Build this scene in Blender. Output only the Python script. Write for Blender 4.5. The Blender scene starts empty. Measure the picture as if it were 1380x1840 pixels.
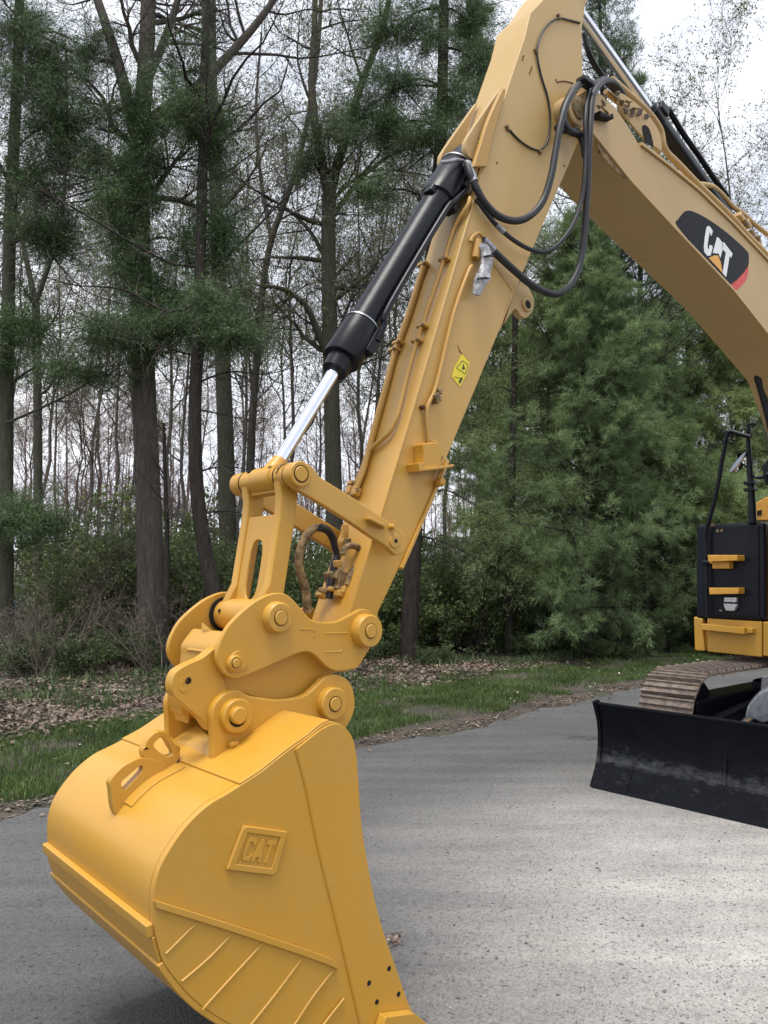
import bpy, bmesh, math, random
import numpy as np
from mathutils import Vector, Matrix, noise
rng = np.random.default_rng(7)
random.seed(7)
SC = bpy.context.scene
COL = SC.collection
R_ = math.radians

# ------------------------------------------------------------------ camera
CAM_H, FPX, PITCH = 1.6, 1380.0, math.atan(127 / 1380)
cam = bpy.data.objects.new('camera', bpy.data.cameras.new('camera'))
COL.objects.link(cam)
cam.location = (0, 0, CAM_H)
cam.rotation_euler = (R_(90) + PITCH, 0, 0)
cam.data.sensor_fit = 'VERTICAL'
cam.data.sensor_height = 24.0
cam.data.lens = 24.0 * FPX / 1840
cam.data.clip_end = 2000
cam.data.clip_start = 0.05
SC.camera = cam

# ------------------------------------------------------------------ sky, sun, exposure
SUN_EL, SUN_AZ = 75, 205          # degrees; azimuth from +Y clockwise (behind the camera, a little left)
world = bpy.data.worlds.new('World')
SC.world = world
world.use_nodes = True
wn, wl = world.node_tree.nodes, world.node_tree.links
wn.clear()
w_out = wn.new('ShaderNodeOutputWorld')
w_bg = wn.new('ShaderNodeBackground')
w_bg.inputs['Strength'].default_value = 0.1
sky = wn.new('ShaderNodeTexSky')
sky.sky_type = 'NISHITA'
sky.sun_disc = False
sky.sun_elevation = R_(SUN_EL)
sky.sun_rotation = R_(SUN_AZ)
w_tc = wn.new('ShaderNodeTexCoord')
w_map = wn.new('ShaderNodeMapping')
w_map.inputs['Scale'].default_value = (1, 1, 2.0)
w_map.inputs['Location'].default_value = (0.35, 0.2, 0.1)
w_no = wn.new('ShaderNodeTexNoise')
w_no.inputs['Scale'].default_value = 1.5
w_no.inputs['Detail'].default_value = 6
w_no.inputs['Roughness'].default_value = 0.55
w_rmp = wn.new('ShaderNodeValToRGB')
w_rmp.color_ramp.elements[0].position = 0.36
w_rmp.color_ramp.elements[0].color = (3.9, 4.25, 5.15, 1)
w_rmp.color_ramp.elements[1].position = 0.66
w_rmp.color_ramp.elements[1].color = (8.6, 8.7, 8.9, 1)
w_mix = wn.new('ShaderNodeMixRGB')
w_mix.inputs['Fac'].default_value = 0.90
wl.new(w_tc.outputs['Generated'], w_map.inputs['Vector'])
wl.new(w_map.outputs['Vector'], w_no.inputs['Vector'])
wl.new(w_no.outputs['Fac'], w_rmp.inputs['Fac'])
wl.new(sky.outputs['Color'], w_mix.inputs['Color1'])
wl.new(w_rmp.outputs['Color'], w_mix.inputs['Color2'])
wl.new(w_mix.outputs['Color'], w_bg.inputs['Color'])
wl.new(w_bg.outputs['Background'], w_out.inputs['Surface'])

sun = bpy.data.objects.new('sun', bpy.data.lights.new('sun', 'SUN'))
COL.objects.link(sun)
sun.data.energy = 1.9
sun.data.angle = R_(25)
sun.data.color = (1, 0.96, 0.9)
_az = R_(SUN_AZ)
_sd = Vector((math.sin(_az) * math.cos(R_(SUN_EL)), math.cos(_az) * math.cos(R_(SUN_EL)), math.sin(R_(SUN_EL))))
sun.rotation_euler = _sd.to_track_quat('Z', 'Y').to_euler()
SC.view_settings.view_transform = 'Standard'
SC.view_settings.look = 'None'
SC.view_settings.exposure = 0.97
SC.view_settings.gamma = 1.0
SC.view_settings.use_curve_mapping = False
SC.cycles.max_bounces = 8

# ------------------------------------------------------------------ material helpers
def mat(name, col, rough=0.6, metal=0.0, var=0.15, vscale=8.0, bump=0.0, bscale=60.0, spec=0.5, coords='Object', detail=5, hue2=None, coat=0.0, transl=0.0):
    m = bpy.data.materials.new(name)
    m.use_nodes = True
    n, l = m.node_tree.nodes, m.node_tree.links
    b = n['Principled BSDF']
    b.inputs['Roughness'].default_value = rough
    b.inputs['Metallic'].default_value = metal
    b.inputs['Specular IOR Level'].default_value = spec
    b.inputs['Coat Weight'].default_value = coat
    tc = n.new('ShaderNodeTexCoord')
    no = n.new('ShaderNodeTexNoise')
    no.inputs['Scale'].default_value = vscale
    no.inputs['Detail'].default_value = detail
    no.inputs['Roughness'].default_value = 0.6
    l.new(tc.outputs[coords], no.inputs['Vector'])
    r = n.new('ShaderNodeValToRGB')
    c2 = hue2 or tuple(c * (1 + var) for c in col)
    c1 = tuple(c * (1 - var) for c in col)
    r.color_ramp.elements[0].position = 0.32
    r.color_ramp.elements[1].position = 0.68
    r.color_ramp.elements[0].color = (*c1, 1)
    r.color_ramp.elements[1].color = (*c2, 1)
    l.new(no.outputs['Fac'], r.inputs['Fac'])
    l.new(r.outputs['Color'], b.inputs['Base Color'])
    if bump:
        n2 = n.new('ShaderNodeTexNoise')
        n2.inputs['Scale'].default_value = bscale
        n2.inputs['Detail'].default_value = 6
        l.new(tc.outputs[coords], n2.inputs['Vector'])
        bp = n.new('ShaderNodeBump')
        bp.inputs['Strength'].default_value = bump
        bp.inputs['Distance'].default_value = 0.02
        l.new(n2.outputs['Fac'], bp.inputs['Height'])
        l.new(bp.outputs['Normal'], b.inputs['Normal'])
    if transl:
        out = n['Material Output']
        tr = n.new('ShaderNodeBsdfTranslucent')
        mx = n.new('ShaderNodeMixShader')
        mx.inputs['Fac'].default_value = transl
        l.new(r.outputs['Color'], tr.inputs['Color'])
        l.new(b.outputs['BSDF'], mx.inputs[1])
        l.new(tr.outputs['BSDF'], mx.inputs[2])
        l.new(mx.outputs['Shader'], out.inputs['Surface'])
    return m

def random_tint(m, amount=0.25):
    """leaves of one mesh differ a little from one another"""
    n, l = m.node_tree.nodes, m.node_tree.links
    b = n['Principled BSDF']
    src = b.inputs['Base Color'].links[0].from_socket
    g = n.new('ShaderNodeNewGeometry')
    mp = n.new('ShaderNodeMapRange')
    mp.inputs['To Min'].default_value = 1 - amount
    mp.inputs['To Max'].default_value = 1 + amount
    l.new(g.outputs['Random Per Island'], mp.inputs['Value'])
    hs = n.new('ShaderNodeHueSaturation')
    l.new(mp.outputs['Result'], hs.inputs['Value'])
    l.new(src, hs.inputs['Color'])
    for lk in list(src.links):
        if lk.to_node != hs:
            l.new(hs.outputs['Color'], lk.to_socket)
    return m

def worn_paint(name, fresh, dust, z0=None, z1=None, top=None, rough=0.36):
    """enamel with dust in patches; optionally paled by painted haze towards the upper end of the arm"""
    m = bpy.data.materials.new(name)
    m.use_nodes = True
    n, l = m.node_tree.nodes, m.node_tree.links
    b = n['Principled BSDF']
    tc = n.new('ShaderNodeTexCoord')
    no = n.new('ShaderNodeTexNoise')
    no.inputs['Scale'].default_value = 3.5
    no.inputs['Detail'].default_value = 8
    no.inputs['Roughness'].default_value = 0.62
    l.new(tc.outputs['Object'], no.inputs['Vector'])
    rp = n.new('ShaderNodeValToRGB')
    rp.color_ramp.elements[0].position = 0.42
    rp.color_ramp.elements[1].position = 0.80
    rp.color_ramp.elements[0].color = (0, 0, 0, 1)
    rp.color_ramp.elements[1].color = (0.55, 0.55, 0.55, 1)
    l.new(no.outputs['Fac'], rp.inputs['Fac'])
    base = n.new('ShaderNodeMixRGB')
    base.inputs['Color1'].default_value = (*fresh, 1)
    base.inputs['Color2'].default_value = (*dust, 1)
    l.new(rp.outputs['Color'], base.inputs['Fac'])
    last = base.outputs['Color']
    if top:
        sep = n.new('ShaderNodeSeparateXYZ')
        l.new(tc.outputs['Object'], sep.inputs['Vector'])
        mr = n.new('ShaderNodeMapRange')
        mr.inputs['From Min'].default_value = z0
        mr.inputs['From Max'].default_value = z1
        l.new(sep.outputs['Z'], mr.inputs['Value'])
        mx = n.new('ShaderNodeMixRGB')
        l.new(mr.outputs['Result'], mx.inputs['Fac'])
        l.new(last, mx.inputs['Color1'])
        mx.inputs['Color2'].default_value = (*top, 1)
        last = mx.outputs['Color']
    # fine speckle of grime
    sp = n.new('ShaderNodeTexNoise')
    sp.inputs['Scale'].default_value = 45
    sp.inputs['Detail'].default_value = 6
    l.new(tc.outputs['Object'], sp.inputs['Vector'])
    sr = n.new('ShaderNodeValToRGB')
    sr.color_ramp.elements[0].position = 0.20
    sr.color_ramp.elements[1].position = 0.40
    sr.color_ramp.elements[0].color = (0.93, 0.92, 0.90, 1)
    sr.color_ramp.elements[1].color = (1, 1, 1, 1)
    l.new(sp.outputs['Fac'], sr.inputs['Fac'])
    mu = n.new('ShaderNodeMixRGB')
    mu.blend_type = 'MULTIPLY'
    mu.inputs['Fac'].default_value = 1
    l.new(last, mu.inputs['Color1'])
    l.new(sr.outputs['Color'], mu.inputs['Color2'])
    # thin scrapes
    mp = n.new('ShaderNodeMapping'); mp.inputs['Scale'].default_value = (14, 14, 90); mp.inputs['Rotation'].default_value = (0.3, 0.5, 0.2)
    l.new(tc.outputs['Object'], mp.inputs['Vector'])
    s2 = n.new('ShaderNodeTexNoise'); s2.inputs['Scale'].default_value = 1.0; s2.inputs['Detail'].default_value = 3
    l.new(mp.outputs['Vector'], s2.inputs['Vector'])
    r2 = n.new('ShaderNodeValToRGB')
    r2.color_ramp.elements[0].position = 0.70; r2.color_ramp.elements[1].position = 0.76
    r2.color_ramp.elements[0].color = (0, 0, 0, 1); r2.color_ramp.elements[1].color = (0.35, 0.35, 0.35, 1)
    l.new(s2.outputs['Fac'], r2.inputs['Fac'])
    m3 = n.new('ShaderNodeMixRGB'); m3.inputs['Color2'].default_value = (0.22, 0.14, 0.05, 1)
    l.new(r2.outputs['Color'], m3.inputs['Fac']); l.new(mu.outputs['Color'], m3.inputs['Color1'])
    l.new(m3.outputs['Color'], b.inputs['Base Color'])
    # small chips and rubbed spots
    s4 = n.new('ShaderNodeTexNoise'); s4.inputs['Scale'].default_value = 34; s4.inputs['Detail'].default_value = 9; s4.inputs['Roughness'].default_value = 0.7
    l.new(tc.outputs['Object'], s4.inputs['Vector'])
    r4 = n.new('ShaderNodeValToRGB')
    r4.color_ramp.elements[0].position = 0.70; r4.color_ramp.elements[1].position = 0.735
    r4.color_ramp.elements[0].color = (0, 0, 0, 1); r4.color_ramp.elements[1].color = (0.6, 0.6, 0.6, 1)
    l.new(s4.outputs['Fac'], r4.inputs['Fac'])
    m4 = n.new('ShaderNodeMixRGB'); m4.inputs['Color2'].default_value = (0.12, 0.075, 0.035, 1)
    l.new(r4.outputs['Color'], m4.inputs['Fac']); l.new(m3.outputs['Color'], m4.inputs['Color1'])
    l.new(m4.outputs['Color'], b.inputs['Base Color'])
    rr = n.new('ShaderNodeMapRange')
    rr.inputs['To Min'].default_value = rough - 0.08
    rr.inputs['To Max'].default_value = rough + 0.22
    l.new(no.outputs['Fac'], rr.inputs['Value'])
    l.new(rr.outputs['Result'], b.inputs['Roughness'])
    n2 = n.new('ShaderNodeTexNoise')
    n2.inputs['Scale'].default_value = 14
    n2.inputs['Detail'].default_value = 4
    l.new(tc.outputs['Object'], n2.inputs['Vector'])
    bp = n.new('ShaderNodeBump')
    bp.inputs['Strength'].default_value = 0.07
    bp.inputs['Distance'].default_value = 0.01
    l.new(n2.outputs['Fac'], bp.inputs['Height'])
    l.new(bp.outputs['Normal'], b.inputs['Normal'])
    return m

YEL, HAZED = (0.53, 0.276, 0.030), (0.485, 0.325, 0.135)
M = {}
M['yellow'] = worn_paint('yellow_enamel', YEL, (0.45, 0.275, 0.075))
M['stick'] = worn_paint('haze_graded_enamel', YEL, (0.52, 0.30, 0.07), 1.5, 3.6, (0.525, 0.345, 0.125))  # yellow blended to beige with height, haze painted into the colour
M['hazed'] = worn_paint('hazed_enamel', HAZED, (0.43, 0.31, 0.16), rough=0.46)  # paler version of the yellow for the boom, haze mixed into the paint
M['pipe'] = worn_paint('pipe_enamel', (0.47, 0.26, 0.055), (0.43, 0.27, 0.09))
M['grimy'] = mat('grimy_fittings', (0.22, 0.15, 0.07), 0.8, var=0.7, vscale=30, bump=0.5, bscale=50)
M['black'] = mat('black_enamel', (0.006, 0.007, 0.011), 0.34, var=0.3, vscale=6, bump=0.05, bscale=20, spec=0.25)
M['vinyl'] = mat('black_vinyl', (0.006, 0.007, 0.011), 0.5, var=0.1, spec=0.1)
M['rubber'] = mat('hose_rubber', (0.013, 0.013, 0.016), 0.5, var=0.25, vscale=20)
M['hole'] = mat('dark_opening', (0.006, 0.005, 0.004), 0.9)
M['chrome'] = mat('chromed_rod', (0.72, 0.74, 0.80), 0.16, metal=1.0, var=0.03)
M['steel'] = mat('bare_steel', (0.32, 0.32, 0.34), 0.42, metal=0.8, var=0.25, vscale=20)
M['foil'] = mat('silver_wrap', (0.36, 0.36, 0.37), 0.45, metal=0.1, var=0.5, vscale=25, bump=0.6, bscale=30)
M['mud'] = mat('dried_mud_steel', (0.20, 0.155, 0.125), 0.85, var=0.45, vscale=12, bump=0.6, bscale=45)
M['lamp'] = mat('lamp_glass', (0.75, 0.75, 0.75), 0.15, metal=0.6, var=0.35, vscale=40)
M['white'] = mat('white_vinyl', (0.80, 0.80, 0.80), 0.5, var=0.04)
M['red'] = mat('red_vinyl', (0.62, 0.04, 0.025), 0.5, var=0.05)
M['amber'] = mat('amber_vinyl', (0.75, 0.36, 0.03), 0.5, var=0.05)
M['label'] = mat('label_yellow', (0.75, 0.62, 0.03), 0.5, var=0.06)
M['ink'] = mat('label_ink', (0.03, 0.025, 0.01), 0.6)
M['mirror'] = mat('mirror_back', (0.30, 0.33, 0.38), 0.3, metal=0.5, var=0.1)
M['step'] = mat('step_yellow', (0.60, 0.30, 0.04), 0.5, var=0.12, vscale=20)
M['glass'] = mat('cab_glass', (0.02, 0.025, 0.03), 0.05, var=0.05)
M['rust'] = mat('rust_stain', (0.10, 0.035, 0.012), 0.9, var=0.4, vscale=30)

def blade_material():
    m = mat('scuffed_black_blade', (0.005, 0.006, 0.009), 0.45,spec=0.10, var=0.3, vscale=6, bump=0.15, bscale=25)
    n, l = m.node_tree.nodes, m.node_tree.links
    b = n['Principled BSDF']
    src = b.inputs['Base Color'].links[0].from_socket
    tc = n.new('ShaderNodeTexCoord')
    mp = n.new('ShaderNodeMapping')
    mp.inputs['Scale'].default_value = (1, 0.8, 1.6)
    l.new(tc.outputs['Object'], mp.inputs['Vector'])
    no = n.new('ShaderNodeTexNoise')
    no.inputs['Scale'].default_value = 11
    no.inputs['Detail'].default_value = 12
    no.inputs['Roughness'].default_value = 0.82
    l.new(mp.outputs['Vector'], no.inputs['Vector'])
    sep = n.new('ShaderNodeSeparateXYZ')
    l.new(tc.outputs['Object'], sep.inputs['Vector'])
    hr = n.new('ShaderNodeValToRGB')               # dried soil sticks to the lower half of the mouldboard
    e = hr.color_ramp.elements
    e[0].position, e[0].color = 0.0, (0.10, 0.10, 0.10, 1)
    e[1].position, e[1].color = 0.50, (0, 0, 0, 1)
    x = e.new(0.17); x.color = (0.12, 0.12, 0.12, 1)
    x = e.new(0.20); x.color = (0.32, 0.32, 0.32, 1)
    x = e.new(0.30); x.color = (0.12, 0.12, 0.12, 1)
    l.new(sep.outputs['Z'], hr.inputs['Fac'])
    ad = n.new('ShaderNodeMath'); ad.operation = 'ADD'
    l.new(no.outputs['Fac'], ad.inputs[0]); l.new(hr.outputs['Color'], ad.inputs[1])
    th = n.new('ShaderNodeValToRGB')
    th.color_ramp.elements[0].position = 0.66
    th.color_ramp.elements[1].position = 0.98
    th.color_ramp.elements[0].color = (0, 0, 0, 1)
    th.color_ramp.elements[1].color = (0.5, 0.5, 0.5, 1)
    l.new(ad.outputs[0], th.inputs['Fac'])
    mx = n.new('ShaderNodeMixRGB')
    mx.inputs['Color2'].default_value = (0.16, 0.165, 0.175, 1)
    l.new(th.outputs['Color'], mx.inputs['Fac'])
    l.new(src, mx.inputs['Color1'])
    l.new(mx.outputs['Color'], b.inputs['Base Color'])
    return m
M['blade'] = blade_material()

# ------------------------------------------------------------------ object helpers
def tag(o, label=None, cat=None, group=None, kind=None):
    for k, v in (('label', label), ('category', cat), ('group', group), ('kind', kind)):
        if v: o[k] = v
    return o

def empty(name, loc=(0, 0, 0), rz=0.0, parent=None):
    o = bpy.data.objects.new(name, None)
    COL.objects.link(o)
    o.location = loc
    o.rotation_euler = (0, 0, rz)
    o.empty_display_size = 0.2
    if parent: o.parent = parent
    return o

def link(name, me, m, parent=None, smooth=True):
    o = bpy.data.objects.new(name, me)
    COL.objects.link(o)
    if m: me.materials.append(m)
    if parent: o.parent = parent
    if smooth and len(me.polygons):
        me.polygons.foreach_set('use_smooth', [True] * len(me.polygons))
    return o

def from_bm(name, bm, m, parent=None, bevel=0.0, seg=2, smooth=True):
    bmesh.ops.remove_doubles(bm, verts=bm.verts, dist=1e-5)
    bmesh.ops.recalc_face_normals(bm, faces=bm.faces)
    me = bpy.data.meshes.new(name)
    bm.to_mesh(me); bm.free()
    o = link(name, me, m, parent, smooth)
    if bevel:
        md = o.modifiers.new('bevel', 'BEVEL')
        md.width = bevel; md.segments = seg
        md.limit_method = 'ANGLE'; md.angle_limit = R_(40)
        md.harden_normals = True
    elif smooth:
        me.set_sharp_from_angle(angle=R_(40))
    return o

def from_np(name, V, quads=None, tris=None, m=None, parent=None, smooth=True):
    me = bpy.data.meshes.new(name)
    V = np.asarray(V, np.float32).reshape(-1, 3)
    me.vertices.add(len(V)); me.vertices.foreach_set('co', V.ravel())
    parts, starts, tot, s = [], [], [], 0
    for F, k in ((quads, 4), (tris, 3)):
        if F is not None and len(F):
            F = np.asarray(F, np.int32).reshape(-1, k)
            parts.append(F.ravel())
            starts.append(np.arange(len(F), dtype=np.int32) * k + s)
            tot.append(np.full(len(F), k, np.int32))
            s += F.size
    me.loops.add(s); me.loops.foreach_set('vertex_index', np.concatenate(parts))
    st = np.concatenate(starts)
    me.polygons.add(len(st))
    me.polygons.foreach_set('loop_start', st)
    me.polygons.foreach_set('loop_total', np.concatenate(tot))
    me.update(calc_edges=True)
    return link(name, me, m, parent, smooth)

# pixel of the photograph -> a point of the place (used to measure, everything stands at its real distance)
CP, SP = math.cos(PITCH), math.sin(PITCH)
def ray(px, py):
    r, u = (px - 690) / FPX, (920 - py) / FPX
    return Vector((r, CP - SP * u, SP + CP * u))
EYE = Vector((0, 0, CAM_H))
def at(px, py, Y):
    d = ray(px, py)
    return EYE + d * (Y / d.y)
def gnd(px, py, z=0.0):
    d = ray(px, py)
    return EYE + d * ((z - CAM_H) / d.z)
# ================================================================== GROUND
# road frame: s runs along the far edge of the road, t away from it into the wood
E0 = Vector((-2.57, 5.36, 0)); SD = Vector((0.7071, 0.7071, 0)); TD = Vector((-0.7071, 0.7071, 0))
def st(x, y):
    d = Vector((x, y, 0)) - E0
    return d.dot(SD), d.dot(TD)
def st_np(x, y):
    dx, dy = x - E0.x, y - E0.y
    return (dx + dy) * 0.7071, (dy - dx) * 0.7071
def xy(s, t): return E0 + SD * s + TD * t
def edge_wob(s): return 0.10 * np.sin(s * 0.9 + 0.4) + 0.06 * np.sin(s * 2.3) + 0.03 * np.sin(s * 5.1) - 0.0035 * np.clip(s - 8, 0, 30) ** 2
def gz(x, y):
    """height of the soil"""
    s, t = st_np(np.asarray(x, float), np.asarray(y, float))
    t = t - edge_wob(s)
    rise = np.clip((t - 0.1) / 2.0, 0, 1)
    z = -0.02 + rise * (0.03 + 0.05 * np.sin(x * 1.3 + 0.6 * y) * np.sin(y * 0.9 - 0.4 * x) + 0.03 * np.sin(3.1 * x + y) * np.sin(2.3 * y - 1.1 * x)) + 0.012 * np.clip(t - 4, 0, 40)
    return z + np.clip(t, -0.02, 0.1) * 0.25
def gzf(x, y): return float(gz(x, y))

def soil_material():
    m = mat('forest_soil', (0.045, 0.036, 0.028), 0.95, var=0.5, vscale=3.0, bump=0.7, bscale=30, hue2=(0.085, 0.068, 0.052), detail=9)
    n, l = m.node_tree.nodes, m.node_tree.links
    b = n['Principled BSDF']
    src = b.inputs['Base Color'].links[0].from_socket
    tc = n.new('ShaderNodeTexCoord')
    no = n.new('ShaderNodeTexNoise')
    no.inputs['Scale'].default_value = 0.7
    no.inputs['Detail'].default_value = 6
    l.new(tc.outputs['Object'], no.inputs['Vector'])
    rp = n.new('ShaderNodeValToRGB')
    rp.color_ramp.elements[0].position = 0.50
    rp.color_ramp.elements[1].position = 0.66
    rp.color_ramp.elements[0].color = (0, 0, 0, 1)
    rp.color_ramp.elements[1].color = (0.45, 0.45, 0.45, 1)
    l.new(no.outputs['Fac'], rp.inputs['Fac'])
    mx = n.new('ShaderNodeMixRGB')
    mx.inputs['Color2'].default_value = (0.040, 0.070, 0.024, 1)
    l.new(rp.outputs['Color'], mx.inputs['Fac'])
    l.new(src, mx.inputs['Color1'])
    l.new(mx.outputs['Color'], b.inputs['Base Color'])
    return m
M['soil'] = soil_material()

# one sheet to the horizon: fine near the verge, coarse far away
def axis_steps(fine0, fine1, step, far):
    a = list(np.arange(fine0, fine1, step))
    d = step
    lo, hi = [], []
    x = fine0
    while x > -far: d *= 1.35; x -= d; lo.append(x)
    d = step; x = a[-1]
    while x < far: d *= 1.35; x += d; hi.append(x)
    return np.array(lo[::-1] + a + hi)
sv, tv = axis_steps(-6, 24, 0.3, 900), axis_steps(-1.0, 14, 0.22, 900)
S_, T_ = np.meshgrid(sv, tv, indexing='ij')
X_ = E0.x + S_ * SD.x + T_ * TD.x; Y_ = E0.y + S_ * SD.y + T_ * TD.y
Z_ = np.where(np.hypot(X_, Y_) < 120, gz(X_, Y_), np.minimum(gz(X_, Y_), 0.5))
Z_ = np.clip(Z_, -0.1, 0.6)
V = np.stack([X_, Y_, Z_], -1).reshape(-1, 3)
ns, nt = S_.shape
idx = np.arange(ns * nt).reshape(ns, nt)
Q = np.stack([idx[:-1, :-1], idx[1:, :-1], idx[1:, 1:], idx[:-1, 1:]], -1).reshape(-1, 4)
ground = tag(from_np('ground', V, quads=Q, m=M['soil']), kind='structure')

def road_material():
    m = bpy.data.materials.new('worn_asphalt')
    m.use_nodes = True
    n, l = m.node_tree.nodes, m.node_tree.links
    b = n['Principled BSDF']
    b.inputs['Roughness'].default_value = 0.88
    b.inputs['Specular IOR Level'].default_value = 0.3
    tc = n.new('ShaderNodeTexCoord')
    def noise_(scale, detail=6, rough=0.6, vec=None):
        q = n.new('ShaderNodeTexNoise')
        q.inputs['Scale'].default_value = scale
        q.inputs['Detail'].default_value = detail
        q.inputs['Roughness'].default_value = rough
        l.new(vec or tc.outputs['Object'], q.inputs['Vector'])
        return q
    def ramp(src, p0, c0, p1, c1):
        r = n.new('ShaderNodeValToRGB')
        r.color_ramp.elements[0].position, r.color_ramp.elements[1].position = p0, p1
        r.color_ramp.elements[0].color, r.color_ramp.elements[1].color = (*c0, 1), (*c1, 1)
        l.new(src, r.inputs['Fac']); return r
    def mix(f, a, b2, mode='MIX'):
        x = n.new('ShaderNodeMixRGB'); x.blend_type = mode
        if isinstance(f, float): x.inputs['Fac'].default_value = f
        else: l.new(f, x.inputs['Fac'])
        l.new(a, x.inputs['Color1']) if not isinstance(a, tuple) else setattr(x.inputs['Color1'], 'default_value', (*a, 1))
        l.new(b2, x.inputs['Color2']) if not isinstance(b2, tuple) else setattr(x.inputs['Color2'], 'default_value', (*b2, 1))
        return x
    big = ramp(noise_(0.55, 7).outputs['Fac'], 0.35, (0.083, 0.083, 0.085), 0.66, (0.118, 0.117, 0.117))
    # bleached, sandy stretch of the road in front of the blade
    vm = n.new('ShaderNodeVectorMath'); vm.operation = 'SUBTRACT'
    l.new(tc.outputs['Object'], vm.inputs[0]); vm.inputs[1].default_value = (2.55, 4.1, 0)
    ln = n.new('ShaderNodeVectorMath'); ln.operation = 'LENGTH'
    l.new(vm.outputs['Vector'], ln.inputs[0])
    wob = n.new('ShaderNodeMath'); wob.operation = 'MULTIPLY_ADD'
    l.new(noise_(1.1, 6).outputs['Fac'], wob.inputs[0]); wob.inputs[1].default_value = 0.9
    l.new(ln.outputs['Value'], wob.inputs[2])
    mr = n.new('ShaderNodeMapRange'); mr.interpolation_type = 'SMOOTHSTEP'
    mr.inputs['From Min'].default_value = 1.6; mr.inputs['From Max'].default_value = 3.75
    mr.inputs['To Min'].default_value = 1; mr.inputs['To Max'].default_value = 0
    l.new(wob.outputs[0], mr.inputs['Value'])
    sandc = ramp(noise_(2.2, 8).outputs['Fac'], 0.3, (0.30, 0.290, 0.272), 0.7, (0.43, 0.418, 0.398))
    col = mix(mr.outputs['Result'], big.outputs['Color'], sandc.outputs['Color'])
    # aggregate: pale and dark stones
    v1 = n.new('ShaderNodeTexVoronoi'); v1.inputs['Scale'].default_value = 120
    l.new(tc.outputs['Object'], v1.inputs['Vector'])
    st1 = ramp(v1.outputs['Color'], 0.15, (0.60, 0.60, 0.60), 0.9, (1.42, 1.40, 1.36))
    col = mix(0.55, col.outputs['Color'], st1.outputs['Color'], 'MULTIPLY')
    pit = ramp(noise_(30, 5, 0.7).outputs['Fac'], 0.34, (0.16, 0.15, 0.14), 0.42, (1, 1, 1))
    col = mix(0.85, col.outputs['Color'], pit.outputs['Color'], 'MULTIPLY')
    # darker damp patches
    dp = ramp(noise_(0.9, 9, 0.7).outputs['Fac'], 0.62, (1, 1, 1), 0.78, (0.62, 0.62, 0.62))
    col = mix(0.8, col.outputs['Color'], dp.outputs['Color'], 'MULTIPLY')
    # faint sweep marks lying along the road
    mp2 = n.new('ShaderNodeMapping'); mp2.inputs['Rotation'].default_value = (0, 0, R_(-38)); mp2.inputs['Scale'].default_value = (0.35, 2.6, 1)
    l.new(tc.outputs['Object'], mp2.inputs['Vector'])
    sw = ramp(noise_(1.6, 6, 0.6, mp2.outputs['Vector']).outputs['Fac'], 0.34, (0.84, 0.84, 0.85), 0.66, (1.10, 1.09, 1.07))
    col = mix(1.0, col.outputs['Color'], sw.outputs['Color'], 'MULTIPLY')
    # dark scuff left by the tracks beside the blade
    sv_ = n.new('ShaderNodeVectorMath'); sv_.operation = 'SUBTRACT'
    l.new(tc.outputs['Object'], sv_.inputs[0]); q_ = gnd(1048, 1326); sv_.inputs[1].default_value = (q_.x, q_.y, 0)
    sl_ = n.new('ShaderNodeVectorMath'); sl_.operation = 'LENGTH'; l.new(sv_.outputs['Vector'], sl_.inputs[0])
    sa_ = n.new('ShaderNodeMath'); sa_.operation = 'MULTIPLY_ADD'
    l.new(noise_(3.5, 8, 0.7).outputs['Fac'], sa_.inputs[0]); sa_.inputs[1].default_value = 1.6; l.new(sl_.outputs['Value'], sa_.inputs[2])
    sc_ = ramp(sa_.outputs[0], 0.80, (0.50, 0.50, 0.50), 1.20, (1, 1, 1))
    col = mix(0.9, col.outputs['Color'], sc_.outputs['Color'], 'MULTIPLY')
    l.new(col.outputs['Color'], b.inputs['Base Color'])
    bp = n.new('ShaderNodeBump'); bp.inputs['Strength'].default_value = 0.55; bp.inputs['Distance'].default_value = 0.012
    hs = mix(0.5, v1.outputs['Distance'], noise_(70, 6, 0.7).outputs['Fac'])
    l.new(hs.outputs['Color'], bp.inputs['Height'])
    l.new(bp.outputs['Normal'], b.inputs['Normal'])
    return m
# road sheet: ragged far edge, reaching past the camera
se = np.concatenate([np.linspace(-60, -8, 14)[:-1], np.arange(-8, 30, 0.12), np.linspace(30, 120, 20)])
fe = edge_wob(se) + 0.05 * np.sin(se * 9.7) + 0.035 * np.sin(se * 23.0 + 1) + 0.03 * rng.normal(size=len(se))
tt = np.array([0.0, -0.3, -1, -3, -6, -8.5])
V = []
for s_, f_ in zip(se, fe):
    for t_ in tt: 
        p = xy(s_, (f_ if t_ == 0 else t_ + f_ * 0.3)); V.append((p.x, p.y, 0.0 if t_ < 0 else -0.012))
idx = np.arange(len(se) * len(tt)).reshape(len(se), len(tt))
Q = np.stack([idx[:-1, 1:], idx[1:, 1:], idx[1:, :-1], idx[:-1, :-1]], -1).reshape(-1, 4)
road = tag(from_np('road', V, quads=Q, m=road_material()), kind='structure')

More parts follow.
